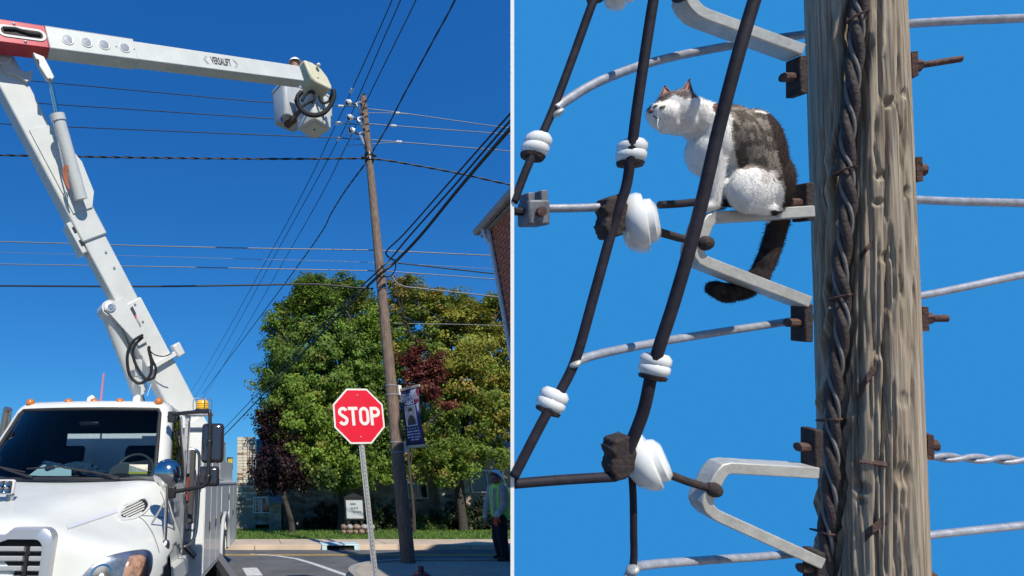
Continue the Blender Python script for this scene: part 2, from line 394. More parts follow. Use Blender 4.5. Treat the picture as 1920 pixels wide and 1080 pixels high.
MB().prism([(-.17, .01), (-.17, .08), (-.07, .08), (-.07, -.02), (-.14, -.02)], V(BX - .02, BY0 - .3, ez - .02), V(1, 0, 0), V(0, 0, 1), V(0, BY1 - BY0 + .5, 0)).build('gutter', soff, bb, 40, .008)
MB().box(BX - .068, BX + .02, BY0 - .3, BY1 + .2, ez - .075, ez - .03).build('soffit', soff, bb)
dsp = mat('downspout_white', (.62, .62, .62), .45, 0, .08, 6)
ds = [V(BX - .12, BY1 - .03, ez - .03), V(BX - .12, BY1 - .03, ez - .10), V(BX - .10, BY1 - .03, ez - .18), V(BX - .06, BY1 - .04, ez - .28), V(BX - .045, BY1 - .045, ez - .36), V(BX - .045, BY1 - .045, .25)]
MB().tube(catmull(ds, 5), .034, 10).build('downspout', dsp, bb)

# ================================================================== sky seen behind the close-up of the cat, and the white upright at its edge
TB = 2.75
sky_m = bpy.data.materials.new('clear_sky'); sky_m.use_nodes = True; nt = sky_m.node_tree; nt.nodes.clear()
o_ = nt.nodes.new('ShaderNodeOutputMaterial'); e_ = nt.nodes.new('ShaderNodeEmission'); e_.inputs['Strength'].default_value = 1.0; sn_ = nt.nodes.new('ShaderNodeTexNoise'); sn_.inputs['Scale'].default_value = 160; sn_.inputs['Detail'].default_value = 3; sr_ = nt.nodes.new('ShaderNodeValToRGB'); sr_.color_ramp.elements[0].color = (.026, .248, .640, 1); sr_.color_ramp.elements[1].color = (.036, .276, .700, 1); tc_ = nt.nodes.new('ShaderNodeTexCoord'); nt.links.new(tc_.outputs['Object'], sn_.inputs['Vector']); nt.links.new(sn_.outputs['Fac'], sr_.inputs[0]); nt.links.new(sr_.outputs[0], e_.inputs['Color'])
nt.links.new(e_.outputs[0], o_.inputs[0])
p0 = PT(960, -140, TB); p1 = PT(2300, -140, TB); p2 = PT(2300, 1080, TB); p3 = PT(960, 1080, TB)
def to_ground(p): return V(p.x, p.y, .1)
bd = MB(); back = CF * .04
bd.grid([[p0, p1], [p3, p2], [to_ground(p3), to_ground(p2)]])
skyb = bd.build('sky', sky_m, None, 40, recalc=False); struct(skyb)
ins_ = V(.06, 0, 0)
bdr = MB().grid([[p0 + back + ins_, p1 + back], [p3 + back + ins_, p2 + back], [to_ground(p3) + V(.06, .04, 0), to_ground(p2) + V(0, .04, 0)]])
struct(bdr.build('sky_backing', mat('backing_grey', (.3, .3, .3), .9), None, 40, recalc=False))
T0 = 1.705
a_, b_ = PT(957.2, -140, T0), PT(963.8, -140, T0); c_, d_ = PT(963.8, 1080, T0), PT(957.2, 1080, T0); rb_ = ray(960.5, 540).normalized(); rb_.z = 0; rb_ = rb_ * .012
dv = MB(); dv.add([a_, b_, c_, d_, a_ + rb_, b_ + rb_, c_ + rb_, d_ + rb_] + [to_ground(c_), to_ground(d_), to_ground(c_) + rb_, to_ground(d_) + rb_],
    [(0, 1, 2, 3), (4, 7, 6, 5), (0, 4, 5, 1), (1, 5, 6, 2), (0, 3, 7, 4), (3, 2, 8, 9), (2, 6, 10, 8), (3, 9, 11, 7), (7, 11, 10, 6), (8, 10, 11, 9)])
tag(dv.build('upright_batten', mat('batten_white', (.88, .88, .88), .6), None, None), 'tall narrow white upright batten parting the street from the close-up of the cat', 'batten')
# ================================================================== bucket truck
TX, TYF, TYAW = -2.08, 4.42, math.radians(-3.1)
truck = thing('bucket_truck', (TX, TYF, 0), 'white utility bucket truck with its long boom raised over the street', 'truck', None, TYAW)
def tp(mb, name, m, parent=None, smooth=40, bevel=0): return mb.build(name, m, parent or truck, smooth, bevel, world=False)

# ---- hood and front wings, lofted
ST = [(-.03, [(0, .62), (.30, .62), (.52, .62), (.72, .62), (.90, .61), (1.0, .60), (1.05, .58), (1.06, .55)]),
      (-.02, [(0, .95), (.30, .95), (.52, .945), (.72, .93), (.90, .89), (1.0, .84), (1.05, .76), (1.06, .60)]),
      (.00, [(0, 1.13), (.30, 1.13), (.52, 1.12), (.72, 1.08), (.90, 1.02), (1.01, .95), (1.065, .85), (1.08, .64)]),
      (.09, [(0, 1.235), (.28, 1.235), (.50, 1.205), (.72, 1.15), (.92, 1.09), (1.05, 1.01), (1.10, .90), (1.11, .68)]),
      (.35, [(0, 1.33), (.33, 1.335), (.52, 1.275), (.75, 1.20), (.97, 1.145), (1.10, 1.06), (1.15, .93), (1.16, .70)]),
      (.70, [(0, 1.44), (.45, 1.45), (.62, 1.37), (.80, 1.27), (1.0, 1.195), (1.13, 1.11), (1.17, .98), (1.18, .72)]),
      (1.05, [(0, 1.545), (.62, 1.555), (.78, 1.47), (.90, 1.36), (1.03, 1.24), (1.13, 1.13), (1.17, 1.0), (1.18, .74)]),
      (1.32, [(0, 1.61), (.82, 1.62), (.95, 1.53), (1.01, 1.41), (1.06, 1.28), (1.13, 1.13), (1.16, 1.0), (1.17, .76)])]
hood_rows = []
for y, pr in ST:
    half = []
    for x, z in pr:
        back = .40 * (x / 1.1) ** 3 * max(0, 1 - max(y, 0) / .9)
        x = x + .13 * max(0, min(1, (x - .30) / .7)); z = z + .10 * max(0, 1 - abs(x) / .95) * max(0, 1 - abs(y - .1) / 1.2) * (1 if z > 1 else .4)
        half.append(V(x, y + back, z))
    fine = catmull(half, 4)
    hood_rows.append([V(-p.x, p.y, p.z) for p in fine[::-1][:-1]] + fine)
cols = list(zip(*hood_rows)); dense = [catmull(c, 4) for c in cols]; hood_rows = list(zip(*dense))
# open the wheel arches
hv = [p for r in hood_rows for p in r]; NC = len(hood_rows[0]); hf = []
for i in range(len(hood_rows) - 1):
    for j in range(NC - 1):
        q = [hv[i * NC + j], hv[i * NC + j + 1], hv[(i + 1) * NC + j + 1], hv[(i + 1) * NC + j]]; cc = sum(q, V(0, 0, 0)) / 4
        if abs(cc.x) > 1.16 and (cc.y - .98) ** 2 + (cc.z - .50) ** 2 < .56 ** 2: continue
        hf.append((i * NC + j, i * NC + j + 1, (i + 1) * NC + j + 1, (i + 1) * NC + j))
hood = tp(MB().add(hv, hf), 'hood', white, smooth=60)
sm = hood.modifiers.new('sub', 'SUBSURF'); sm.levels = 1; sm.render_levels = 1
sol = hood.modifiers.new('sol', 'SOLIDIFY'); sol.thickness = .03; sol.offset = -1
BV = BVHTree.FromPolygons([tuple(p) for p in hv], hf)
def cast(o, d):
    h = BV.ray_cast(o, d); return h[0], h[1]
TINV = ROOTM['bucket_truck'].inverted(); LC = TINV @ CAM
def patch(poly2, plane, d, lift, k=14):
    """a shaped patch laid on the hood: 2D outline in plane(o, x, y), cast along d, lifted off the surface"""
    o, x, y = plane; xs = [a for a, _ in poly2]; N = len(poly2); cx_ = sum(xs) / N; cy_ = sum(b for _, b in poly2) / N; rows = []
    for j in range(6):
        f = j / 5; row = []
        for a, b in poly2:
            p = o + x * (cx_ + (a - cx_) * f) + y * (cy_ + (b - cy_) * f); h, n = cast(p, d)
            if h is None: h = p + d * 1.0; n = -d
            if n.dot(d) > 0: n = -n
            row.append(h + n * (lift if f < .999 else lift * .2))
        rows.append(row)
    return MB().grid(rows, True)
def smooth_poly(pts, k=5):
    p = [Vector((a, b, 0)) for a, b in pts]; p = p[-2:] + p + p[:2]; c = catmull(p, k); n = len(pts)
    return [(q.x, q.y) for q in c[2 * k:2 * k + n * k]]

# ---- headlights
for s in (1, -1):
    hl_poly = smooth_poly([(.73, .86), (.80, .98), (.92, 1.055), (1.12, 1.075), (1.195, 1.02), (1.20, .90), (1.12, .81), (.84, .79)])
    pl = (V(0, -1, 0), V(s, 0, 0), V(0, 0, 1)); d = V(0, 1, 0)
    hl = tp(patch(hl_poly, pl, d, .012), 'headlight', mat('lamp_bowl', (.42, .44, .47), .34, .9, .4, 9, .15, 16), smooth=180)
    tp(patch([(a * 1.02 - .020, b * 1.03 - .028) for a, b in hl_poly], pl, d, .005), 'bezel', mat('lamp_bezel', (.12, .12, .13), .3), hl, 180)
    tp(patch(smooth_poly([(1.02, .84), (1.04, 1.03), (1.12, 1.05), (1.17, 1.0), (1.17, .90), (1.11, .83)]), pl, d, .022), 'turn_signal', mat('turn_lens', (.42, .24, .16), .25, 0, .6, 16, coat=.5), hl, 180)
    h, n = cast(V(s * .88, -1, .925), d); n = n if n.y < 0 else -n
    tp(MB().lathe([(.085, .0), (.085, .02), (.07, .022), (.05, .005), (.0, .0)], h + n * .012, n, 24), 'reflector', chrome, hl)
    tp(MB().sph(h + n * .035, .022), 'bulb', mat('bulb', (.8, .8, .8), .1), hl)
    tp(patch([(a * .995 + .004, b) for a, b in hl_poly], pl, d, .045), 'lens', lens, hl, 180)
    # hood-side air vents with louvres, and the trim strip leading to them
    def mir(p): return V(p.x * s, p.y, p.z)
    def hp(px, py, lift):
        h, n = cast(LC, (TINV.to_3x3() @ ray(px, py)).normalized())
        if h is None: return None
        n = n if n.dot(h - LC) < 0 else -n
        return mir(h + n * lift)
    vpx = smooth_poly([(219, 969), (225, 977), (252, 974), (273, 962), (284, 946), (281, 935), (272, 932), (245, 943), (226, 957)], 4); vcx, vcy = 252, 955
    def vring(f, lift): return [hp(vcx + (a - vcx) * f, vcy + (b - vcy) * f, lift) for a, b in vpx]
    vent = tp(MB().grid([vring(1.0, .001), vring(.97, .014), vring(.80, .014), vring(.78, .003)], True), 'air_vent', mat('vent_frame', (.62, .62, .60), .4, 0, .06, 5), smooth=50)
    tp(MB().grid([vring(.79, .003), vring(.4, .003), vring(.02, .003)], True), 'vent_opening', black_pl, vent, 180)
    for i in range(7):                       # slanting louvres
        c_ = -1 + 2 * (i + .5) / 7; o2 = Vector((vcx - 4, vcy)) + Vector((-.50, -.86)) * (c_ * -15.5); hl_ = 23.5 * math.sqrt(max(.05, 1 - c_ * c_)); d2 = Vector((.90, -.43)); rows = []
        for q in range(6):
            m_ = o2 + d2 * (hl_ * (-1 + 2 * q / 5)); rows.append([hp(m_.x, m_.y - 1.1, .012), hp(m_.x, m_.y + 1.1, .006)])
        tp(MB().grid(rows), 'louvre', white, vent)
    sr = []
    for q in range(9):
        f = q / 8; x_, y_ = 126 + 93 * f, 991 - 33 * f; w_ = 3.2 + 1.4 * f; sr.append([hp(x_ - 1, y_ - w_, .001), hp(x_ - 1, y_ - w_ * .8, .012), hp(x_, y_ + w_ * .8, .012), hp(x_, y_ + w_, .001)])
    for seam in ([(253, 966), (268, 975), (280, 990), (288, 1005), (294, 1022), (298, 1036)], [(256, 967), (285, 968), (312, 972)], [(300, 921), (306, 935), (309, 955), (311, 972)]):
        sp_ = [hp(a, b, .0025) for a, b in [(q.x, q.y) for q in catmull([V(a, b, 0) for a, b in seam], 3)]]
        sp_ = [p for p in sp_ if p is not None]
        if len(sp_) > 2: tp(MB().tube(sp_, .0045, 5), 'panel_seam', mat('seam', (.2, .2, .2), .6), hood)
    tp(MB().grid(sr), 'hood_trim', mat('trim_silver', (.66, .67, .69), .3, .1), smooth=40)

# ---- grille: surround, dark cavity, slats
gy = -.075
def rrect(w, z0, z1, r, notch=0):
    P = []
    for cx_, cz_, a0 in ((w - r, z1 - r, 0), (-w + r, z1 - r, 90), (-w + r * .5, z0 + r * .5, 180), (w - r * .5, z0 + r * .5, 270)):
        for k in range(6):
            a = math.radians(a0 + 18 * k); rr = r if cz_ > .9 else r * .5; P.append((cx_ + rr * math.cos(a), cz_ + rr * math.sin(a)))
        if notch and a0 == 0: P += [(w * .42, z1), (w * .30, z1 - notch), (-w * .30, z1 - notch), (-w * .42, z1)]
    return P
o_p = rrect(.565, .55, 1.215, .10, .05); i_p = rrect(.485, .60, 1.135, .07, .02)
ring = []
o_p = [(a * .96, b + .06 if b > .9 else b) for a, b in o_p]; i_p = [(a * .96, b + .06 if b > .9 else b) for a, b in i_p]
for P, y in ((o_p, .05), (o_p, gy + .012), ([(a * .97, .87 + (b - .87) * .97) for a, b in o_p], gy), ([(a * 1.02, b) for a, b in i_p], gy), (i_p, gy + .02), (i_p, .05)):
    ring.append([V(a, y, b) for a, b in P])
grille = tp(MB().grid(ring, True), 'grille', mat('grille_silver', (.52, .53, .55), .3, .55), smooth=35)
tp(MB().prism(i_p, V(0, -.015, 0), V(1, 0, 0), V(0, 0, 1), V(0, .01, 0)), 'grille_cavity', mat('cavity', (.008, .008, .009), .8), grille)
slat_w = mat('slat_silver', (.60, .61, .62), .28, .4)
for i in range(8):
    z = .64 + i * .066
    for x0, x1 in ((-.475, -.375), (-.325, .325), (.375, .475)):
        if abs(x0) > .33 or x0 < -.3:
            tp(MB().prism([(0, 0), (-.035, .012), (-.04, .036), (-.03, .042), (0, .034)], V(x0, -.02, z), V(0, 1, 0), V(0, 0, 1), V(x1 - x0, 0, 0)), 'slat', slat_w, grille, 30)
for x in (-.35, .35): tp(MB().box(x - .012, x + .012, -.05, -.018, .60, 1.09), 'grille_bar', black_pl, grille)
for x in (-.22, .05, .27):
    for z in (.70, .83, .97): tp(MB().cyl(V(x, -.068, z), V(x, -.05, z), .011, n=10), 'rivet', steel, grille)
bm_ = MB().box(-1.2, 1.2, -.14, .06, .40, .60); tp(bm_, 'bumper', chrome, bevel=.04)
# ---- work light on the hood centre
wl = tp(MB().box(-.42, -.09, .45, .51, 1.50, 1.625), 'work_light', mat('lamp_white', (.7, .7, .7), .4), bevel=.02)
tp(MB().box(-.41, -.10, .435, .455, 1.51, 1.615), 'lamp_face', black_pl, wl, bevel=.01)
for i in range(5):
    for j in range(2): tp(MB().lathe([(.026, 0), (.026, .012), (.012, .004), (0, .003)], V(-.375 + i * .060, .434, 1.537 + j * .052), V(0, -1, 0), 10), 'reflector', chrome, wl)
tp(MB().tube([V(-.11, .50, 1.50), V(-.13, .53, 1.45), V(-.16, .55, 1.43)], .018, 8), 'lamp_stem', steel, wl); tp(MB().cyl(V(-.16, .55, 1.35), V(-.16, .55, 1.50), .03), 'lamp_foot', steel, wl)

# ---- cab shell with real window openings
ZR = [.75, 1.1, 1.45, 1.58, 1.63, 1.83, 2.02, 2.22, 2.415, 2.455, 2.495, 2.53, 2.555]
WR = [1.04, 1.06, 1.07, 1.07, 1.065, 1.045, 1.02, .99, .965, .95, .925, .875, .74]
FR = [1.24, 1.24, 1.24, 1.25, 1.275, 1.40, 1.52, 1.65, 1.77, 1.80, 1.84, 1.92, 2.10]
def cab_ring(k, inset):
    z, w, f = ZR[k], WR[k] - inset, FR[k] + inset; bk = 2.78 - inset; z = z - (inset if k >= 9 else 0); H = []; fw = w - .115
    for j in range(9): x = fw * j / 8; H.append(V(x, f + .13 * (x / w) ** 2, z))
    y1 = f + .13 * (fw / w) ** 2
    for j in range(1, 5): a = math.pi / 2 * j / 4; H.append(V(fw + .115 * math.sin(a), y1 + .16 * (1 - math.cos(a)), z))
    ys = [y1 + .20, max(y1 + .25, 1.80), 2.1, 2.42, 2.50, 2.66]
    for y in ys: H.append(V(w, y, z))
    H.append(V(w - .02, bk - .04, z)); H.append(V(w - .08, bk, z))
    for x in (.62, .60, .3, 0): H.append(V(x, bk, z))
    return H + [V(-p.x, p.y, p.z) for p in H[-2:0:-1]]
def cab_mesh(inset):
    rows = [cab_ring(k, inset) for k in range(len(ZR))]; C = len(rows[0]); P = [p for r in rows for p in r]; body, wind, side, rear = [], [], [], []
    Hn = (C + 2) // 2
    for i in range(len(rows) - 1):
        for j in range(C):
            j2 = (j + 1) % C; f = (i * C + j, i * C + j2, (i + 1) * C + j2, (i + 1) * C + j)
            jj = j if j < Hn - 1 else C - 1 - j
            if 4 <= i < 8 and jj < 8: wind.append(f)
            elif 4 <= i < 8 and 13 <= jj < 16: side.append(f)
            elif 4 <= i < 7 and jj >= 21: rear.append(f)
            else: body.append(f)
    top = len(rows) - 1; body.append(tuple(top * C + j for j in range(C)))
    return P, body, wind, side, rear, rows
P, body, wind, side, rear, crow = cab_mesh(0)
cab = tp(MB().add(P, body), 'cab', white, smooth=50)
P2, b2, *_r = cab_mesh(.035)
tp(MB().add(P2, b2), 'cab_lining', dark_int, cab, 50)
ws = tp(MB().add(P, wind), 'windshield', glass, smooth=180)
tp(MB().add(P, side), 'side_window', glass_dk, cab, 180); tp(MB().add(P, rear), 'rear_window', lens, cab, 180)
C = len(crow[0])
def gpt(i, j): return crow[i][j % C]
loop = [gpt(4, j) for j in range(-8, 9)] + [gpt(i, 8) for i in range(5, 8)] + [gpt(8, j) for j in range(8, -9, -1)] + [gpt(i, -8) for i in range(7, 4, -1)]
def round_loop(L, k=3):
    out = []; n = len(L)
    for i in range(n): out.append(L[i] * .75 + L[(i + 1) % n] * .25); out.append(L[i] * .25 + L[(i + 1) % n] * .75)
    return out
tp(MB().tube(round_loop(loop), .021, 8, True), 'windshield_seal', black_rub, ws)
for sgn in (1, -1):
    sl = [gpt(4, sgn * j) for j in range(13, 17)] + [gpt(i, sgn * 16) for i in range(5, 8)] + [gpt(8, sgn * j) for j in range(16, 12, -1)] + [gpt(i, sgn * 13) for i in range(7, 4, -1)]
    tp(MB().tube(round_loop(sl), .016, 8, True), 'window_seal', black_rub, cab)
# cowl and wipers
tp(MB().grid([[V(x, 1.30 + .13 * (x / 1.06) ** 2 - .10, 1.618 - .02 * abs(x)), V(x, 1.30 + .13 * (x / 1.06) ** 2 + .02, 1.665)] for x in [-.96 + 1.92 * i / 20 for i in range(21)]]), 'cowl', black_pl, cab)
for x0, x1 in ((.62, -.28), (-.30, -.95)):
    wp = tp(MB().tube([V(x0, 1.24, 1.645), V((x0 + x1) / 2 + .05, 1.27, 1.72), V(x1 + .28, 1.275, 1.745)], [.013, .011, .008], 6), 'wiper', black_pl)
    tp(MB().tube([V(x1 - .12, 1.295, 1.735), V(x1 + .25, 1.275, 1.755), V(x1 + .55, 1.265, 1.70)], .009, 6), 'blade', black_rub, wp)
# roof marker lamps
for i, x in enumerate((-.80, -.32, 0, .32, .80)):
    y = 1.98
    mk = tp(MB().lathe([(.05, 0), (.052, .03), (.04, .055), (.015, .068)], V(x, y - .02, 2.50), V(0, -.2, 1), 14), 'marker_lamp', amber_dk)
# roof horns, antenna, stack
for x in (-.08, .50): tp(MB().prism([(-.045, 0), (.055, 0), (.05, .07), (.015, .095), (-.04, .06)], V(x, 2.02, 2.53), V(1, 0, 0), V(0, 0, 1), V(0, .05, 0)), 'roof_bracket', white, cab, 40, .008)
tp(MB().cyl(V(-.13, 2.55, 2.50), V(-.13, 2.55, 3.0), .017, .013, 8), 'antenna', mat('pink_plastic', (.50, .17, .24), .5), cab)
tp(MB().tube([V(-1.63, 2.98, 1.2), V(-1.63, 2.98, 2.52), V(-1.625, 2.97, 2.56), V(-1.61, 2.96, 2.59)], .062, 14), 'exhaust_stack', mat('stack', (.55, .47, .38), .3, .9), truck)
# interior
dash = tp(MB().prism([(1.34, 1.66), (1.78, 1.655), (1.88, 1.58), (1.86, 1.2), (1.34, 1.2)], V(-1.0, 0, 0), V(0, 1, 0), V(0, 0, 1), V(2.0, 0, 0)), 'dashboard', mat('dash_grey', (.10, .105, .11), .7), cab, 40, .02)
tp(MB().lathe([(.115, 0), (.12, .02), (.1, .028), (0, .03)], V(.53, 1.50, 1.645), V(0, -.25, 1), 24), 'dash_speaker', mat('dash_dark', (.03, .03, .03), .8), dash)
tp(MB().prism([(.30, -.02), (.36, .1), (.5, .16), (.68, .13), (.78, .03), (.8, -.05), (.3, -.05)], V(0, 1.72, 1.66), V(1, 0, 0), V(0, 0, 1), V(0, .12, 0)), 'instrument_hood', mat('dash_grey'  , (.1, .1, .1)), dash, 40, .02)
sw = [V(.55, 2.02, 1.72) + V(1, 0, 0) * (.22 * math.cos(a)) + V(0, .45, .89) * (.22 * math.sin(a)) for a in [2 * math.pi * i / 30 for i in range(30)]]
tp(MB().tube(sw, .017, 8, True).cyl(V(.55, 2.02, 1.72), V(.55, 1.85, 1.6), .03).cyl(V(.33, 2.02, 1.72), V(.77, 2.02, 1.72), .015), 'steering_wheel', mat('wheel_grey', (.08, .08, .085), .5), cab)
seat_m = mat('seat_cloth', (.05, .05, .055), .85, 0, .2, 20)
for x in (-.52, .52): tp(MB().prism([(0, 1.15), (.16, 1.15), (.26, 2.02), (.20, 2.06), (.10, 2.0)], V(x - .24, 2.36, 0), V(0, 1, 0), V(0, 0, 1), V(.48, 0, 0)), 'seat', seat_m, cab, 40, .04)
lump = MB()
for i in range(26): lump.ell(V(-.02 + random.uniform(-.30, .22), 1.52 + random.uniform(-.06, .1), 1.70 + random.uniform(0, .085)), V(random.uniform(.05, .14), random.uniform(-.05, .05), random.uniform(-.03, .03)), V(0, .05, 0), V(0, 0, random.uniform(.022, .05)))
lump.caps(V(.15, 1.48, 1.70), .035, V(.40, 1.52, 1.71), .015)
cl = blob('jacket', lump, mat('blue_cloth', (.03, .07, .12), .95, 0, .5, 30, .5, 60), cab, .012, 3, world=False)
tp(MB().prism([(-.42, 0), (.05, -.02), (.02, .09), (-.30, .12)], V(.0, 1.40, 1.672), V(1, 0, 0), V(0, .45, 1).normalized(), V(0, .004, 0)), 'paper', mat('paper', (.6, .72, .70), .8), dash)
tp(MB().box(.66, .86, 1.415, 1.42, 1.70, 1.78), 'inspection_sticker', mat('sticker', (.7, .62, .5), .6, 0, .3, 30), ws)
tp(MB().box(.66, .86, 1.410, 1.413, 1.685, 1.705), 'sticker_band', mat('sticker_yellow', (.7, .6, .05), .6), ws)
tp(MB().box(-.10, .14, 1.80, 1.85, 2.22, 2.28), 'rear_view_mirror', black_pl, cab, bevel=.02)
# ---- door seams, handle, grab rail, step, decal
for s in (1, -1):
    dr = tp(MB().box(s * 1.073, s * 1.083, 1.56, 1.575, .80, 1.62), 'door_seam', black_pl, cab)
    tp(MB().box(s * 1.073, s * 1.083, 2.53, 2.545, .80, 2.35), 'door_seam', black_pl, cab)
    tp(MB().box(s * 1.075, s * 1.11, 2.33, 2.47, 1.46, 1.49), 'door_handle', chrome, cab, bevel=.008)
    tp(MB().tube(catmull([V(s * 1.05, 2.86, 2.02), V(s * 1.16, 2.88, 1.98), V(s * 1.18, 2.90, 1.8), V(s * 1.18, 2.90, 1.2), V(s * 1.14, 2.88, .92), V(s * 1.0, 2.86, .84)], 5), .022, 10), 'grab_rail', chrome, cab)
    tp(MB().box(s * 1.076, s * 1.08, 1.75, 2.2, 1.28, 1.40), 'door_decal', mat('decal_blue', (.03, .06, .30), .4, 0, .8, 18, col2=(.8, .8, .78)), cab)
    tp(MB().box(s * 1.0, s * 1.2, 1.75, 2.6, .48, .56), 'step', steel, cab, bevel=.01)
    tp(MB().box(s * .9, s * 1.12, 1.6, 2.75, .56, .76), 'cab_skirt', white, cab, bevel=.02)
# rack of gear between cab and body
tp(MB().box(.86, 1.12, 2.84, 2.98, 1.1, 2.0), 'gear_rack', mat('gear_dark', (.05, .05, .05), .6), truck, bevel=.01)
for i in range(3): tp(MB().cyl(V(1.02, 2.82, 1.05 + .33 * i), V(1.02, 2.82, 1.33 + .33 * i), .05), 'gear_bottle', [steel, mat('gear_red', (.3, .04, .03), .4), galv][i], truck)
# ---- wing mirrors
for s in (1, -1):
    arm = catmull([V(s * 1.0, 1.66, 2.30), V(s * 1.1, 1.60, 2.33), V(s * 1.44, 1.52, 2.34), V(s * 1.50, 1.50, 2.28), V(s * 1.50, 1.50, 1.70), V(s * 1.47, 1.50, 1.58), V(s * 1.36, 1.53, 1.545), V(s * 1.08, 1.62, 1.50)], 6)
    wm = tp(MB().tube(arm, .021, 10), 'wing_mirror', black_pl)
    tp(MB().box(s * 1.0, s * 1.09, 1.60, 1.68, 2.24, 2.36), 'arm_mount', black_pl, wm, bevel=.01); tp(MB().box(s * 1.03, s * 1.13, 1.58, 1.68, 1.44, 1.56), 'arm_mount', black_pl, wm, bevel=.01)
    tp(MB().box(s * 1.53 - .125, s * 1.53 + .125, 1.535, 1.615, 1.80, 2.22), 'mirror_head', mat('mirror_shell', (.10, .09, .10), .12, .75), wm, 40, .05)
    tp(MB().box(s * 1.50 - .115, s * 1.50 + .115, 1.535, 1.605, 1.56, 1.765), 'convex_head', mat('mirror_shell', (.1, .1, .1)), wm, 40, .05)
    for z in (2.02, 1.66): tp(MB().sph(V(s * 1.50, 1.51, z), .035), 'clamp', black_pl, wm)
    # round wing-top mirror on its stalk
    fm = tp(MB().tube([V(s * 1.24, .72, 1.10), V(s * 1.245, .70, 1.18), V(s * 1.24, .68, 1.62)], .016, 10), 'fender_mirror', chrome)
    tp(MB().lathe([(0.0, .075), (.05, .07), (.10, .045), (.125, .01), (.128, 0), (.12, -.01), (0, -.01)], V(s * 1.23, .70, 1.68), V(s * .12, -1, .02), 32), 'mirror_bowl', chrome, fm, 50)
    tp(MB().cyl(V(s * 1.24, .68, 1.46), V(s * 1.08, .84, 1.24), .010, n=8), 'brace', steel, fm); tp(MB().cyl(V(s * 1.24, .68, 1.46), V(s * 1.24, 1.12, 1.18), .010, n=8), 'brace', steel, fm)
    tp(MB().lathe([(.045, 0), (.04, .03), (.02, .05)], V(s * 1.24, .72, 1.075), V(s * .4, 0, 1), 12), 'foot', steel, fm)
    # wheels and inner arches
    tp(MB().cyl(V(s * .72, .98, .50), V(s * 1.15, .98, .50), .60, n=32, cap=False), 'wheel_arch', black_rub, truck)
    wh = tp(MB().lathe([(.30, 0), (.44, .0), (.50, .05), (.505, .22), (.46, .27), (.30, .27), (.28, .2)], V(s * .90, .98, .505), V(s, 0, 0), 36), 'wheel', tyre_m)
    tp(MB().lathe([(.28, .24), (.29, .26), (.25, .22), (.12, .20), (.10, .27), (.05, .28), (0, .28)], V(s * .90, .98, .505), V(s, 0, 0), 24), 'rim', steel, wh)
    wh = tp(MB().lathe([(.30, 0), (.44, .0), (.50, .05), (.505, .25), (.46, .30), (.30, .30), (.28, .2)], V(s * .88, 5.86, .505), V(s, 0, 0), 36), 'wheel', tyre_m)
    tp(MB().lathe([(.28, .25), (.29, .28), (.25, .22), (.14, .08), (.12, .2), (.05, .22), (0, .22)], V(s * .88, 5.86, .505), V(s, 0, 0), 24), 'rim', steel, wh)
tp(MB().box(-.45, .45, .2, 8.4, .55, .75), 'chassis', mat('chassis_black', (.03, .03, .03), .6))

# ---- service body
body_w = mat('body_white', (.72, .74, .74), .35, 0, .04, 2, coat=.4)
sb = MB()
sb.box(-1.22, 1.22, 3.18, 5.20, .42, 1.60); sb.box(-1.22, 1.22, 6.52, 8.25, .42, 1.60); sb.box(-1.22, 1.22, 5.202, 6.518, 1.08, 1.598); sb.box(-.80, .80, 5.202, 6.518, .62, 1.078)
svc = tp(sb, 'service_body', body_w, bevel=.012)
tp(MB().box(-1.16, 1.16, 3.2, 6.2, 1.602, 2.30), 'upper_bins', body_w, svc, bevel=.012); tp(MB().box(-1.12, 1.12, 6.21, 8.2, 1.602, 2.02), 'rear_bins', body_w, svc, bevel=.012)
tp(MB().box(-1.18, 1.18, 3.17, 6.22, 2.302, 2.335), 'bin_lid', body_w, svc, bevel=.008)
tp(MB().box(-1.24, 1.24, 3.15, 8.28, 1.575, 1.622), 'ledge', mat('ledge_white', (.75, .76, .76), .4), svc, bevel=.008)
for s in (1, -1):
    for y0, y1, z0, z1 in ((3.24, 3.80, .48, 1.55), (3.86, 4.50, .48, 1.55), (4.56, 5.14, .48, 1.55), (5.24, 6.48, 1.12, 1.55), (6.58, 7.34, .48, 1.55), (7.40, 8.18, .48, 1.55)):
        d_ = tp(MB().box(s * 1.215, s * 1.228, y0 - .02, y1 + .02, z0, z1), 'compartment_door', body_w, svc, bevel=.005)
        tp(MB().box(s * 1.229, s * 1.242, y1 - .13, y1 - .07, (z0 + z1) / 2 - .05, (z0 + z1) / 2 + .06), 'latch', mat('latch_dark', (.06, .06, .06), .4, .5), d_, bevel=.004)
    for y0, y1 in ((3.26, 4.2), (4.26, 5.2), (5.26, 6.14)): tp(MB().box(s * 1.163, s * 1.18, y0, y1, 1.66, 2.26), 'bin_door', body_w, svc, bevel=.006)
    tp(MB().tube([V(s * 1.225, 5.86 + .62 * math.cos(a), .46 + .62 * math.sin(a)) for a in [math.pi * i / 20 for i in range(21)]], .035, 8), 'arch_trim', mat('arch_grey', (.5, .52, .53), .4), svc)
tp(MB().box(.30, 1.1, 3.165, 3.177, 1.68, 2.25), 'front_panel', body_w, svc, bevel=.004); tp(MB().box(.30, 1.1, 3.165, 3.176, 1.0, 1.02), 'panel_seam', mat('seam', (.2, .2, .2), .6), svc)
tp(MB().box(1.0, 1.18, 3.12, 3.165, 1.52, 1.60), 'body_lamp', galv, svc)
tp(MB().bar(V(.85, 3.02, .98), V(1.15, 3.04, .70), .18, .03, V(0, 1, 0)), 'access_step', black_pl, truck)
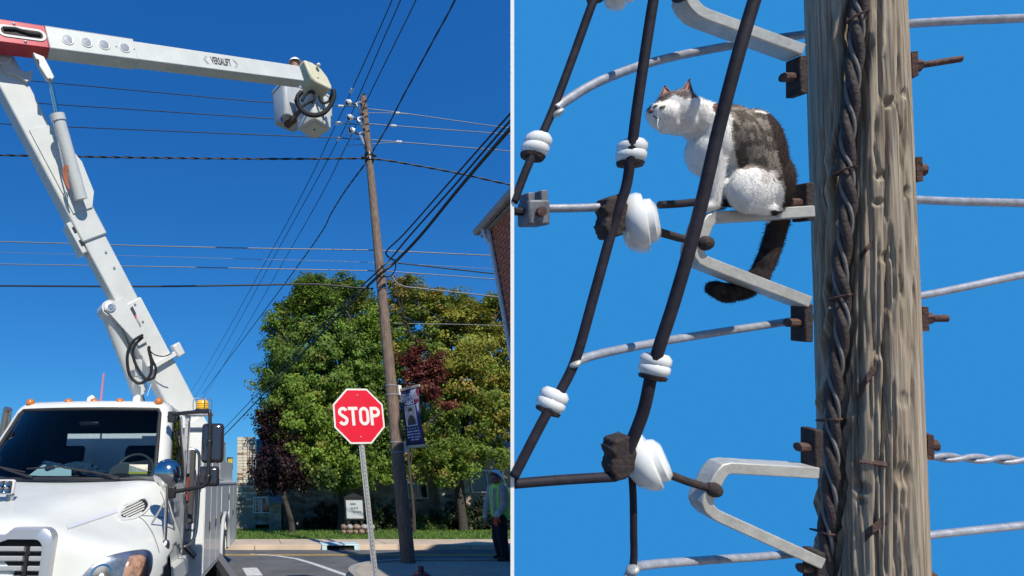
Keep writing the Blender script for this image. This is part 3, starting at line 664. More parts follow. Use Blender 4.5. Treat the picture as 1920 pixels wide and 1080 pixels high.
# outrigger leg beside the rear wheel
orr = tp(MB().bar(V(1.18, 5.05, .46), V(1.66, 4.25, .10), .12, .14, V(1, .6, 0)), 'outrigger', mat('outrigger_grey', (.16, .16, .165), .5, .3), truck, bevel=.008)
tp(MB().box(1.48, 1.90, 4.0, 4.42, .02, .07), 'outrigger_pad', black_rub, orr, bevel=.01)
# ---- amber beacon on a guard behind the cab
bc = V(1.17, 3.05, 2.54)
bcn = tp(MB().cyl(bc + V(0, 0, -.02), bc + V(0, 0, .025), .11, n=20), 'beacon', black_pl)
tp(MB().lathe([(.088, .0), (.092, .05), (.088, .10), (.075, .125), (0, .13)], bc + V(0, 0, .026), V(0, 0, 1), 20), 'beacon_lens', amber, bcn)
for a in range(3): tp(MB().lathe([(.094, 0), (.097, .008), (.094, .016)], bc + V(0, 0, .04 + a * .03), V(0, 0, 1), 20), 'lens_rib', amber, bcn)
for i in range(2):
    u = V(math.cos(math.pi * i / 2 + .4), math.sin(math.pi * i / 2 + .4), 0)
    tp(MB().tube(catmull([bc - u * .13, bc - u * .135 + V(0, 0, .13), bc - u * .10 + V(0, 0, .18), bc + u * .10 + V(0, 0, .18), bc + u * .135 + V(0, 0, .13), bc + u * .13], 5), .006, 6), 'cage', steel, bcn)
tp(MB().box(.90, 1.32, 2.95, 3.15, 2.48, 2.52), 'beacon_shelf', galv, bcn, bevel=.006)
tp(MB().box(.94, 1.0, 3.0, 3.1, 1.6, 2.48), 'shelf_post', galv, bcn)

# ================================================================== booms, set out from survey points
def wp_(mb, name, m, parent=None, smooth=40, bevel=0): return mb.build(name, m, parent or truck, smooth, bevel, world=True)
TL0, TL1 = 8.9, 8.6                          # depths of the lower boom's foot and elbow
A0 = PT(352, 790, TL0); A1 = PT(2, 128, TL1)
uL = (A1 - A0).normalized(); B1_ = PT(618, 152, 12.2); B0 = PT(-130, 52, 7.75); uU = (B1_ - B0).normalized()
nL = V(uU.y, -uU.x, 0).normalized()          # the plane in which both booms fold
mL = nL.cross(uL).normalized(); mL = mL if mL.x > 0 else -mL           # across the lower boom, away from its underside
def LP(px, py, t): return PT(px, py, t)
def along(p, q, f): return p + (q - p) * f
def on_line(p0, u, px, py):                  # point of a boom axis seen nearest a pixel
    best = min((i * .01 for i in range(-100, 1200)), key=lambda s: (lambda d: abs(CX + FOC * (d.x / d.dot(CF)) - px) + abs(CY - FOC * (d.dot(CU) / d.dot(CF)) - py))(p0 + u * s - CAM)); return p0 + u * best
q1 = on_line(A0, uL, 248, 570); q2 = on_line(A0, uL, 195, 470); q3 = on_line(A0, uL, 140, 370)
low = wp_(MB().bar(A0, q1, .30, .50, nL), 'lower_boom', boom_white, None, 40, .03)
wp_(MB().bar(q1 - uL * .3, q3, .28, .40, nL), 'inner_section', boom_white, low, 40, .025)
slv = wp_(MB().bar(q2 + uL * .18, A1 + uL * .12, .36, .47, nL), 'upper_section', boom_white, low, 40, .03)
# cheek plates that carry the elbow cylinder
for sg in (-1, 1):
    base = q3 + nL * (sg * .185)
    wp_(MB().prism([(-.35, .20), (-.1, .36), (.45, .42), (1.2, .24), (1.2, -.15), (-.35, -.15)], base, uL, mL, nL * (sg * .02)), 'cheek_plate', boom_white, low, 40, .006)
wp_(MB().bar(q3 + mL * .30 - uL * .12, q3 + mL * .30 + uL * .06, .36, .12, nL), 'cylinder_clevis', boom_white, low, 40, .01)
# sensor box under the boom
sbx = q2 + uL * .30 - mL * .27
wp_(MB().bar(sbx - uL * .28, sbx + uL * .28, .30, .09, nL), 'bearing_shoe', boom_white, low, 40, .01)
for k_ in (-.12, .12): wp_(MB().bar(sbx + uL * (k_ - .05) + nL * .158 + mL * .03, sbx + uL * (k_ + .05) + nL * .158 + mL * .03, .012, .06, nL), 'shoe_slot', black_pl, low)
# lift cylinder lug, decal, bolts
lug = q1 + nL * .175
wp_(MB().prism([(.10, -.22), (.16, -.30), (.15, -.40), (.05, -.45), (-.06, -.40), (-.75, -.22), (-.75, -.05), (.1, -.05)], lug, uL, mL, nL * .025), 'lift_lug', boom_white, low, 40, .008)
wp_(MB().prism([(.10, -.22), (.16, -.30), (.15, -.40), (.05, -.45), (-.06, -.40), (-.75, -.22), (-.75, -.05), (.1, -.05)], q1 - nL * .20, uL, mL, nL * .025), 'lift_lug', boom_white, low, 40, .008)
pinp = q1 + uL * .04 - mL * .34
wp_(MB().cyl(pinp - nL * .23, pinp + nL * .225, .05, n=20), 'lift_pin', steel, low); wp_(MB().lathe([(.085, 0), (.085, .012), (.05, .02), (0, .02)], pinp + nL * .20, nL, 20), 'pin_cap', galv, low)
for f, g_ in ((-.10, .08), (-.42, .06), (.62, .06), (.92, .06)): wp_(MB().cyl(q1 + uL * f + mL * g_ + nL * .135, q1 + uL * f + mL * g_ + nL * .157, .022, n=10), 'bolt', steel, low)
dec_o = q1 - uL * .22 - mL * .06 + nL * .156
ex = (-uL * .0 + mL).normalized(); decx = (mL * .55 - uL * .83).normalized(); decy = nL.cross(decx).normalized(); decy = decy if decy.z > 0 else -decy
wp_(MB().prism([(-.09, .0), (-.05, .14), (.07, .05), (.03, -.08)], dec_o, decx, decy, nL * .003), 'decal', mat('decal_dark', (.05, .05, .07), .4), low)
wp_(MB().prism([(-.05, -.06), (.03, -.07), (.08, .04), (.13, -.06), (.11, -.17)], dec_o, decx, decy, nL * .004), 'decal_red', mat('decal_red', (.6, .03, .06), .4), low)
for a_, b_, h_ in ((.10, -.03, .05), (.135, -.05, .045), (.17, -.07, .05), (.205, -.09, .04), (.13, -.12, .02), (.19, -.15, .02)): wp_(MB().bar(dec_o + decx * a_ + decy * b_ + nL * .003, dec_o + decx * (a_ + .025) + decy * b_ + nL * .003, .003, h_, nL), 'decal_print', mat('decal_grey', (.35, .3, .3), .4), low)
# lift cylinder
cyl0 = PT(262, 738, 8.85); cyl0b = PT(266, 752, 8.9)
ctop = pinp
lc = wp_(MB().cyl(ctop, cyl0, .125, n=24), 'lift_cylinder', boom_white, None, 40)
wp_(MB().cyl(ctop - nL * .16, ctop + nL * .16, .13, n=24), 'cylinder_eye', boom_white, lc); wp_(MB().cyl(cyl0, cyl0b + (cyl0b - cyl0) * 3, .055, n=16), 'cylinder_rod', steel, lc)
wp_(MB().tube([ctop + mL * .12 + nL * .05, (ctop + cyl0) / 2 + mL * .14 + nL * .05, cyl0 + mL * .14 + nL * .05], .015, 8), 'hydraulic_line', galv, lc)
def hose(px_pts, t, r, name='hose', m=black_rub, parent=low): return wp_(MB().tube(catmull([PT(a, b, t) for a, b in px_pts], 7), r, 8), name, m, parent)
hose([(268, 628), (250, 640), (239, 665), (242, 700), (256, 717), (270, 716), (282, 702), (284, 680), (279, 655), (281, 650)], 8.35, .026)
hose([(268, 632), (254, 646), (249, 662), (254, 682), (264, 700), (274, 712)], 8.38, .024)
hose([(279, 652), (284, 672), (292, 690), (288, 708), (272, 714)], 8.37, .022)
hose([(279, 655), (290, 665), (308, 668), (322, 662)], 8.35, .010); hose([(292, 708), (284, 720), (276, 742)], 8.4, .007, 'cable', mat('white_cable', (.7, .7, .7), .5))
wp_(MB().prism([(-.05, -.14), (.07, -.14), (.07, .14), (-.05, .14)], PT(258, 690, 8.4), V(1, 0, 0), CU, V(0, .08, 0)), 'valve_block', boom_white, low, 40, .01)
# boom rest bracket near the foot
br = on_line(A0, uL, 322, 682)
rb = wp_(MB().bar(br + nL * .20 - mL * .26, br + nL * .20 + mL * .42, .10, .09, nL), 'rest_bracket', boom_white, low, 40, .012)
wp_(MB().bar(br + nL * .20 + mL * .36 - uL * .08, br + nL * .20 + mL * .36 + uL * .15, .16, .15, nL), 'rest_pad', boom_white, rb, 40, .02)
# turntable under the boom foot
tt = A0 - uL * .15
wp_(MB().cyl(V(tt.x, tt.y, 1.9), V(tt.x, tt.y, tt.z - .1), .36, .30, 24), 'turntable', boom_white, None); wp_(MB().bar(A0 - uL * .5, A0 + uL * .02, .42, .46, nL), 'boom_foot', boom_white, None, 40, .03)
# upper boom
mU = nL.cross(uU).normalized(); mU = mU if mU.z > 0 else -mU
r1 = on_line(B0, uU, 86, 80); r2 = on_line(B0, uU, 250, 100); r3 = on_line(B0, uU, 560, 141)
upb = wp_(MB().bar(r1, r2, .30, .44, nL), 'upper_boom', boom_white, None, 40, .02)
wp_(MB().bar(r2 - uU * .2, r3, .26, .40, nL), 'tip_section', boom_white, upb, 40, .02)
re = wp_(MB().bar(B0, r1 - uU * .004, .305, .445, nL), 'red_end', red_paint, upb, 40, .015)
wp_(MB().bar(r1 + mU * .227, r2 + mU * .227, .28, .012, nL), 'top_plate', mat('plate_grey', (.35, .36, .36), .5), upb)
so = on_line(B0, uU, 40, 66) + nL * .153
def slot(L, H, n=8):
    P_ = []
    for k in range(n + 1): a = -math.pi / 2 + math.pi * k / n; P_.append((L + H * math.cos(a), H * math.sin(a)))
    for k in range(n + 1): a = math.pi / 2 + math.pi * k / n; P_.append((-L + H * math.cos(a), H * math.sin(a)))
    return P_
wp_(MB().prism(slot(.26, .115), so, uU, mU, nL * .012), 'slot_frame', boom_white, re, 40, .004); wp_(MB().prism(slot(.25, .07), so + nL * .0125, uU, mU, nL * .004), 'slot_opening', mat('slot_dark', (.03, .02, .02), .7), re)
wp_(MB().tube([so + nL * .03 + uU * a + mU * b for a, b in ((-.28, .02), (-.1, .04), (.1, -.01), (.28, .0))], .03, 8), 'slot_hose', black_rub, re)
for a, b in ((-.1, .16), (.02, -.16)): wp_(MB().sph(so + uU * a + mU * b, .025), 'bolt', galv, re)
for px_, py_ in ((124, 75), (159, 79), (192, 84), (230, 90)):
    o_ = on_line(B0, uU, px_, py_) + nL * .1515
    pr = wp_(MB().lathe([(.105, 0), (.105, .008), (.09, .011), (.08, .006)], o_, nL, 26), 'port_rim', boom_white, upb); wp_(MB().lathe([(.082, .004), (.078, .012), (0, .014)], o_, nL, 24), 'port_cover', mat('port_grey', (.27, .29, .33), .35, .3, .3, 30), pr)
for px_, py_ in ((214, 87), (247, 92)): wp_(MB().sph(on_line(B0, uU, px_, py_) + nL * .152, .014), 'bolt', steel, upb)
to = on_line(B0, uU, 409, 113) + nL * .131; dk = mat('print_black', (.03, .03, .03), .5)
wp_(text_mb('VERSALIFT', .24, to, uU, mU, nL, .42, .003, .006), 'lettering', dk, upb)
for sg in (-1, 1):
    for q, w_ in ((.30, .012), (.335, .012)):
        for e in (-1, 1): wp_(MB().bar(to + uU * (sg * (q + .07)) + nL * .002, to + uU * (sg * (q - .0)) + mU * (e * .095) + nL * .002, .003, w_, nL), 'chevron', mat('print_grey', (.3, .3, .3), .5), upb)
# elbow: links, rod and barrel of the elbow cylinder
wp_(MB().cyl(A1 - nL * .24 + uL * .1, A1 + nL * .24 + uL * .1, .19, n=28), 'elbow_pin_housing', boom_white, upb, 40, .01)
def linkage(pts, t, th, name): 
    c0 = PT(*pts[0], t); P_ = [((PT(a, b, t) - c0).dot(uU), (PT(a, b, t) - c0).dot(mU)) for a, b in pts]
    return wp_(MB().prism(P_, c0 + nL * .02, uU, mU, nL * th), name, boom_white, upb, 40, .01)
linkage([(3, 112), (22, 108), (36, 121), (52, 122), (66, 112), (64, 132), (52, 146), (36, 140), (22, 138), (12, 142), (2, 132)], 8.45, -.06, 'elbow_link')
linkage([(60, 107), (82, 108), (92, 128), (101, 148), (95, 158), (86, 157), (70, 132)], 8.35, .10, 'cylinder_link')
e0 = PT(94, 150, 8.30); e1 = PT(108, 218, 8.32); e2 = PT(152, 374, 8.45)
for pp in ((70, 114), (94, 150)): wp_(MB().cyl(PT(*pp, 8.36) , PT(*pp, 8.18), .03, n=12), 'link_pin', steel, upb)
ec = wp_(MB().cyl(e1, e2, .105, n=24), 'elbow_cylinder', boom_white, None); wp_(MB().cyl(e0, e1, .038, n=14), 'cylinder_rod', chrome, ec); wp_(MB().cyl(e1 - (e2 - e1).normalized() * .03, e1 + (e2 - e1).normalized() * .08, .118, n=24), 'gland', boom_white, ec)
hose([(104, 226), (112, 280), (120, 318)], 8.3, .014, 'hydraulic_line', galv, ec)
for d_ in (0, 3, 6): hose([(121 + d_, 310), (119 + d_, 325), (124 + d_ * .6, 345), (130, 355)], 8.27, .011, 'orange_hose', mat('orange_hose', (.55, .16, .07), .6), ec)
# tip cover
tc0 = on_line(B0, uU, 590, 146)
def tipc(pts): c0 = PT(*pts[0], 12.0); return c0, [((PT(a, b, 12.0) - c0).dot(uU), (PT(a, b, 12.0) - c0).dot(mU)) for a, b in pts]
c0, P_ = tipc([(562, 120), (585, 118), (607, 123), (620, 137), (627, 155), (626, 164), (619, 168), (580, 165), (572, 158), (568, 145)])
tip = wp_(MB().prism(P_, c0 + nL * .17, uU, mU, -nL * .42), 'tip_cover', cream, upb, 40, .04)
wp_(MB().sph(PT(597, 122, 11.95), .05), 'tip_fitting', boom_white, tip)
wp_(MB().bar(PT(585, 143, 11.9), PT(598, 145, 11.9), .02, .02, nL), 'tip_handle', mat('cream_dark', (.5, .47, .38), .5), tip)
wp_(MB().prism([(-.30, 0), (.26, 0), (.12, -.26), (-.1, -.30)], PT(596, 168, 12.35), V(.8, .6, 0), CU, V(-.3, .4, 0)), 'tip_bracket', cream, upb, 40, .02)
# buckets: open tubs with a rim, seen from below
def bucket(px, py, t, rz, m, sx, sy, h, nm='bucket'):
    c = PT(px, py, t); X = V(math.cos(rz), math.sin(rz), 0); Y = V(-math.sin(rz), math.cos(rz), 0); Z = V(0, 0, 1); rows = []
    def rr(w, d, z, r=.10):
        L = []
        for a0, qx, qy in ((0, 1, 1), (90, -1, 1), (180, -1, -1), (270, 1, -1)):
            for k in range(5): a = math.radians(a0 + 22.5 * k); L.append(c + X * (qx * (w - r) + r * math.cos(a)) + Y * (qy * (d - r) + r * math.sin(a)) + Z * z)
        return L
    for w, d, z in ((sx * .86, sy * .86, -h / 2), (sx * .90, sy * .90, -h / 2 + .03), (sx, sy, h / 2 - .06), (sx * 1.06, sy * 1.06, h / 2 - .05), (sx * 1.06, sy * 1.06, h / 2), (sx * .95, sy * .95, h / 2), (sx * .82, sy * .82, -h / 2 + .05)): rows.append(rr(w, d, z))
    mb = MB().grid(rows, True); n = len(rows[0]); mb.f.append(tuple(range(n - 1, -1, -1))); mb.f.append(tuple((len(rows) - 1) * n + k for k in range(n)))
    b = wp_(mb, nm, m, None, 50)
    wp_(MB().obox(c - Z * (h / 2 + .012), X * sx * .6, Y * sy * .6, Z * .01), 'floor_plate', m, b, 40, .006)
    wp_(MB().cyl(c - Z * (h / 2 + .026), c - Z * (h / 2 + .01), .03, n=10), 'drain_plug', dk, b)
    return b, c, X, Y
bk_grey = mat('bucket_grey', (.44, .47, .50), .5, 0, .08, 4); bk_wh = mat('bucket_white', (.66, .66, .62), .45, 0, .08, 4)
b1, bc1, bx1, by1 = bucket(543, 201, 12.9, .55, bk_grey, .36, .30, .98)
b2, bc2, bx2, by2 = bucket(588, 213, 12.5, .72, bk_wh, .36, .33, .90)
wp_(MB().prism([(-.05, 0), (.04, .03), (.05, -.07), (-.02, -.09)], PT(526, 222, 12.55), V(1, 0, 0), CU, V(0, .003, 0)), 'blue_decal', mat('decal_blue2', (.05, .08, .4), .5), b1)
wp_(MB().bar(PT(536, 236, 12.7), PT(566, 210, 12.4), .16, .14, V(0, 1, 0)), 'swivel_arm', mat('arm_brown', (.12, .06, .045), .7, 0, .4, 12), upb, 40, .02)
hose([(566, 172), (558, 182), (559, 196), (570, 210), (588, 216), (606, 212), (618, 200), (626, 182), (624, 168)], 11.9, .058, 'hose_loop', black_rub, upb)
hose([(566, 200), (578, 192), (590, 184), (586, 172), (574, 176), (566, 190)], 12.0, .036, 'hose_loop', black_rub, upb)
hose([(598, 180), (604, 192), (616, 190), (622, 176)], 12.0, .034, 'hose_loop', black_rub, upb)
wp_(MB().cyl(PT(617, 196, 12.5), PT(617, 219, 12.5), .07, n=14), 'tool_holster', bk_wh, b2); wp_(MB().cyl(PT(617, 218, 12.5), PT(617, 223, 12.5), .06, n=14), 'holster_mouth', black_rub, b2)
for a, b_ in (((592, 196), (594, 222)), ((603, 190), (606, 225)), ((584, 190), (586, 205))): hose([a, ((a[0] + b_[0]) / 2 + 3, (a[1] + b_[1]) / 2), b_], 12.1, .012, 'control_cable', black_rub, b2)
# ================================================================== stop sign
sc = PT(673, 779.5, 7.25); SX = V(math.cos(-.02), .22, .03).normalized(); SYv = V(-.03, -.03, 1).normalized()
SN = SX.cross(SYv).normalized(); SN = SN if SN.y < 0 else -SN; SYv = (SX.cross(SN) * 1); SYv = SYv if SYv.z > 0 else -SYv
foot = V(sc.x + .10, sc.y + .10, .1)
stop = thing('stop_sign', foot, 'red octagonal stop sign with white lettering on a perforated steel post', 'sign')
sign_red = mat('sign_red', (.72, .004, .030), .5, 0, .04, 6); sign_wh = mat('sign_white', (.78, .77, .74), .4)
def octo(r): return [(r * math.cos(math.pi / 8 + k * math.pi / 4), r * math.sin(math.pi / 8 + k * math.pi / 4)) for k in range(8)]
pan = MB().prism(octo(.412), sc, SX, SYv, -SN * .004).build('panel', sign_wh, stop); MB().prism(octo(.386), sc + SN * .0005, SX, SYv, SN * .002).build('red_face', sign_red, pan)
# letters drawn as strokes
def stroke(pts, w):
    L = []; R = []; p = [Vector(q) for q in pts]
    for i in range(len(p)):
        d = (p[min(i + 1, len(p) - 1)] - p[max(i - 1, 0)]).normalized(); n = Vector((-d.y, d.x)) * w / 2; L.append(p[i] + n); R.append(p[i] - n)
    return L, R
def letter(name, strokes, w, ox):
    mb = MB()
    for i, st in enumerate(strokes):
        L, R = stroke(st, w); o_ = sc + SN * (.0035 + .0004 * i)
        mb.grid([[o_ + SX * (a.x + ox) + SYv * (a.y - .005) for a in L], [o_ + SX * (a.x + ox) + SYv * (a.y - .005) for a in R]])
    return mb.build(name, sign_wh, pan, 40, recalc=False)
lw = .044; H = .128; W = .062
def arc(cx_, cy_, rx, ry, a0, a1, n=12): return [(cx_ + rx * math.cos(math.radians(a0 + (a1 - a0) * k / n)), cy_ + ry * math.sin(math.radians(a0 + (a1 - a0) * k / n))) for k in range(n + 1)]
hb = H - lw / 2; Sx = W - lw / 2 + .012
letter('letter', [arc(0, hb - .053, Sx, .053, 25, 90, 6)[:-1] + arc(0, hb - .053, Sx, .053, 90, 200, 9) + [(-.02, .012), (.02, -.012)] + arc(0, -hb + .053, Sx, .053, 20, -90, 9) + arc(0, -hb + .053, Sx, .053, -90, -155, 6)[1:]], lw, -.238)
letter('letter', [[(-.072, hb), (.072, hb)], [(0, hb), (0, -H)]], lw, -.088)
letter('letter', [arc(0, hb - .06, Sx + .003, .06, 0, 180, 14) + arc(0, -hb + .06, Sx + .003, .06, 180, 360, 14) + [(Sx + .003, hb - .06)]], lw, .078)
letter('letter', [[(-.05, H), (-.05, -H)], [(-.05, hb), (0, hb)] + arc(.005, hb - .051, .055, .051, 90, -90, 10) + [(0, hb - .102), (-.05, hb - .102)]], lw, .243)
for b in (.285, -.29): MB().sph(sc + SYv * b + SN * .004, .011, 10, 6).build('bolt', galv, stop)
pt = sc - SN * .03 + SYv * .30
post_d = (foot - pt).normalized(); pxx = SX - post_d * SX.dot(post_d); pxx.normalize(); pyy = post_d.cross(pxx); pyy = pyy if pyy.y < 0 else -pyy
Lp = (foot - pt).length + .1; rows = []
for s in (0, Lp): rows.append([pt + post_d * s + pxx * a + pyy * b for a, b in ((-.04, -.0), (-.026, .0), (-.018, .022), (.018, .022), (.026, 0), (.04, 0), (.036, -.006), (.02, -.005), (.014, .015), (-.014, .015), (-.02, -.005), (-.036, -.006))])
MB().grid(rows, True).build('post', galv, stop, 20)
hm = MB()
for k in range(int(Lp / .0508)):
    c = pt + post_d * (.03 + k * .0508) + pyy * .0222; hm.prism([(.0075 * math.cos(a * math.pi / 3), .0075 * math.sin(a * math.pi / 3)) for a in range(6)], c, pxx, post_d, pyy * .0006)
hm.build('post_holes', mat('hole_dark', (.02, .02, .025), .8), stop)

# ================================================================== fire hydrant (bonnet in view)
hx = PT(790, 1078, 5.35); HY = V(hx.x, hx.y, .1)
hyd = thing('fire_hydrant', HY, 'dark red fire hydrant with domed bonnet beside the stop sign post', 'hydrant')
hr = mat('hydrant_red', (.12, .010, .012), .45, 0, .25, 14, .1, 40, .2)
hz = PT(790, 1062, 5.35).z - .1
MB().lathe([(.17, 0), (.17, .04), (.115, .06), (.11, hz - .30), (.16, hz - .29), (.16, hz - .25), (.115, hz - .24)], HY, V(0, 0, 1), 24).build('barrel', hr, hyd)
bo = MB().lathe([(.15, hz - .24), (.155, hz - .20), (.14, hz - .15), (.11, hz - .09), (.06, hz - .055), (.04, hz - .05)], HY, V(0, 0, 1), 24).build('bonnet', hr, hyd)
MB().lathe([(.032, hz - .05), (.028, hz), (.0, hz)], HY, V(0, 0, 1), 5).build('operating_nut', hr, bo)
for a in (0, 90, 180): 
    d = V(math.cos(math.radians(a)), -math.sin(math.radians(a)), 0); MB().lathe([(.06, .09), (.06, .16), (.075, .165), (.075, .20), (.03, .21), (.03, .24), (0, .24)], HY + V(0, 0, hz - .38), d, 14).build('outlet', hr, hyd)
for k in range(8): a = k * math.pi / 4; MB().cyl(HY + V(.143 * math.cos(a), .143 * math.sin(a), hz - .26), HY + V(.143 * math.cos(a), .143 * math.sin(a), hz - .215), .012, n=6).build('bolt', hr, hyd)

# ================================================================== utility pole
wood = mat('pole_wood', (.20, .142, .105), .9, 0, .5, 5.5, .7, 22, stretch=(9, 9, .9))
PBx = PY(766, 1062, 11.55); PBASE = V(PBx.x, 11.55, .1)
top = PY(680.5, 175, 11.55); PTOPz = top.z
pole = thing('utility_pole', PBASE, 'tall brown wooden utility pole with porcelain insulators and a banner', 'pole')
nz, na = 160, 28; rows = []
for i in range(nz + 1):
    f = i / nz; z = -.2 + f * (PTOPz + .1); r = .146 * (1 - f) + .080 * f; ax_ = PBASE.x + (top.x - PBASE.x) * f
    rows.append([V(ax_ + math.cos(a) * (r + RNG.normal(0, .0035)), PBASE.y + math.sin(a) * (r + RNG.normal(0, .0035)), z) for a in [2 * math.pi * k / na for k in range(na)]])
mb = MB().grid(rows, True); mb.f.append(tuple(nz * na + k for k in range(na)))
shaft = mb.build('shaft', wood, pole, 70)
def pole_at(py): p = PY(723, py, 11.55); f = (p.z) / PTOPz; return V(PBASE.x + (top.x - PBASE.x) * f, PBASE.y, p.z), .146 * (1 - f) + .080 * f
for py in (181, 194, 207, 223, 237, 250): # old gain cuts and bolt holes in the top
    c, r = pole_at(py); MB().bar(c + V(-.03, -r + .004, -.02), c + V(.05, -r + .004, .04), .012, .05, V(0, -1, 0)).build('bolt_hole', mat('hole_black', (.01, .01, .01), .9), pole)
INS = []
for k, (ny, ipx, ipy) in enumerate(((199, 654, 193), (227, 657, 221), (256, 660, 246))):
    c, r = pole_at(ny); nose = PT(668 + k * 3, ny - 3, 13.9); inp = PT(ipx + 2, ipy, 13.75)
    up_, lo_ = c + V(-r, -.02, .12), c + V(-r, -.02, -.28)
    MB().tube([up_, nose + V(.04, 0, .06), nose + V(-.03, 0, 0), nose + V(.04, 0, -.06), lo_], .032, 6).build('bracket', galv, pole)
    for q in (up_, lo_): MB().obox(q + V(.01, 0, 0), V(.02, 0, 0), V(0, .05, 0), V(0, 0, .10)).build('bracket_plate', rust, pole, 40)
    ins = MB().lathe([(.03, 0), (.075, .02), (.085, .05), (.06, .08), (.085, .10), (.075, .14), (.035, .16)], inp + (nose - inp).normalized() * .02, (inp - nose), 14).build('insulator', porcelain, pole)
    MB().cyl(inp + (nose - inp), inp, .02, n=8).build('pin', rust, ins); MB().ell(inp + (inp - nose).normalized() * .10, V(.055, 0, 0), V(0, .05, 0), V(0, 0, .09), 10, 6).build('clamp', black_pl, ins); INS.append(inp)
c, r = pole_at(300)
for dz, rr in ((0, .03), (.16, .022)): MB().lathe([(r + .005, -.05), (r + rr, -.04), (r + rr, .04), (r + .005, .05)], c + V(0, 0, dz), V(0, 0, 1), 20).build('cable_collar', black_pl, pole)
for a, d in ((V(-.18, -.1, .02), .05), (V(.10, -.2, .0), .045), (V(-.10, -.18, -.06), .05)): MB().sph(c + a, d, 10, 6).build('cable_clamp', black_pl, pole)
c, r = pole_at(543); MB().lathe([(r + .004, -.012), (r + .010, 0), (r + .004, .012)], c, V(0, 0, 1), 20).build('strap', steel, pole)
# conduit and low hardware
c0, r0 = pole_at(1040); c1, r1 = pole_at(900)

# ================================================================== banner on the pole
bt_, br_ = pole_at(733); bb_, _ = pole_at(845)
ban = thing('street_banner', bt_, 'navy and red hometown hero banner with a grey portrait, hung from the wooden pole', 'banner')
tl = PT(744, 727, 11.9 * .93); u_t = PT(771, 709, 10.35) 
z0 = bb_.z + .10; z1 = bt_.z - .02; bdir = V(.40, -.92, .0).normalized(); Wb = .60; org = V(bt_.x + .19, bt_.y - .06, 0)
def BPt(a, z): # gently bellied cloth
    f = (z - z0) / (z1 - z0); return org + bdir * (a * Wb) + V(0, 0, z) + bdir.cross(V(0, 0, 1)) * (.05 * math.sin(math.pi * f) * (a) )
navy = mat('banner_navy', (.015, .02, .11), .6, 0, .2, 6); bred = mat('banner_red', (.30, .02, .05), .6, 0, .2, 8); blt = mat('banner_pale', (.55, .58, .66), .6, 0, .12, 9); bgrey = mat('photo_grey', (.30, .30, .31), .6, 0, .2, 14); bdark = mat('photo_dark', (.035, .035, .04), .6, 0, .3, 20)
def zf(f): return z0 + (z1 - z0) * f
def clothpatch(name, poly, m, lift, parent):
    N = len(poly); nb = bdir.cross(V(0, 0, 1)); nb = nb if nb.y < 0 else -nb
    cx_ = sum(a for a, _ in poly) / N; cy_ = sum(b for _, b in poly) / N; rows = []
    for j in range(5):
        f = j / 4; rows.append([BPt(cx_ + (a - cx_) * f, zf(cy_ + (b - cy_) * f)) + nb * lift for a, b in poly])
    return MB().grid(rows, True).build(name, m, parent, 60, recalc=False)
def dens(P_, k=6):
    out = []
    for i in range(len(P_)):
        a, b = P_[i], P_[(i + 1) % len(P_)]
        for j in range(k): out.append((a[0] + (b[0] - a[0]) * j / k, a[1] + (b[1] - a[1]) * j / k))
    return out
cloth = clothpatch('cloth', dens([(0, 0), (1, 0), (1, 1), (0, 1)]), navy, 0, ban)
cloth.modifiers.new('s', 'SOLIDIFY').thickness = .003
clothpatch('red_field', dens([(.45, .99), (.99, .99), (.99, .60), (.80, .66), (.72, .80)]), bred, .004, cloth)
clothpatch('pale_swoosh', dens([(.55, .985), (.88, .985), (.75, .90), (.50, .88)]), blt, .005, cloth); clothpatch('pale_swoosh', dens([(.82, .70), (.97, .74), (.97, .60), (.88, .55)]), blt, .005, cloth)
clothpatch('photo_mount', dens([(.16, .33), (.80, .33), (.76, .70), (.12, .70)]), blt, .006, cloth); clothpatch('photo', dens([(.20, .345), (.76, .345), (.73, .685), (.16, .685)]), bgrey, .007, cloth)
clothpatch('uniform', [(.24, .35), (.28, .45), (.36, .51), (.50, .53), (.62, .50), (.70, .43), (.70, .35)], bdark, .008, cloth)
clothpatch('portrait_face', [(.46 + .075 * math.cos(a), .575 + .042 * math.sin(a)) for a in [2 * math.pi * k / 14 for k in range(14)]], mat('photo_face', (.42, .40, .38), .6), .009, cloth)
clothpatch('cap', [(.35, .60), (.33, .635), (.42, .66), (.54, .655), (.60, .63), (.57, .60), (.46, .592)], bdark, .0095, cloth)
nb = bdir.cross(V(0, 0, 1)); nb = nb if nb.y < 0 else -nb
def btext(body, size, a, f, m, sx=1): return text_mb(body, size, BPt(a, zf(f)) + nb * .012, bdir, V(0, 0, 1), nb, sx, .012, .003).build('lettering', m, cloth, None, recalc=False)
btext('COLUMBIA', .115, .46, .885, blt, .95); btext('HOMETOWN', .115, .46, .815, blt, .92); btext('HERO', .115, .48, .745, blt, 1.0)
for k in range(5): 
    a0 = .18 + k * .15; clothpatch('star', [(a0 + (.045 if q % 2 == 0 else .018) * math.sin(q * math.pi / 5), .285 + (.022 if q % 2 == 0 else .009) * math.cos(q * math.pi / 5)) for q in range(10)], blt, .006, cloth)
for f, runs in ((.235, ((.14, .30), (.33, .46), (.49, .84))), (.185, ((.12, .50), (.54, .66), (.69, .86))), (.135, ((.14, .28), (.32, .50), (.55, .68), (.70, .84))), (.09, ((.30, .48), (.52, .74)))):
    for a, b in runs: clothpatch('print_line', dens([(a, f - .012), (b, f - .012), (b, f + .012), (a, f + .012)], 3), mat('print_pale', (.40, .43, .55), .6), .006, cloth)
tan = mat('banner_rod', (.50, .42, .32), .6)
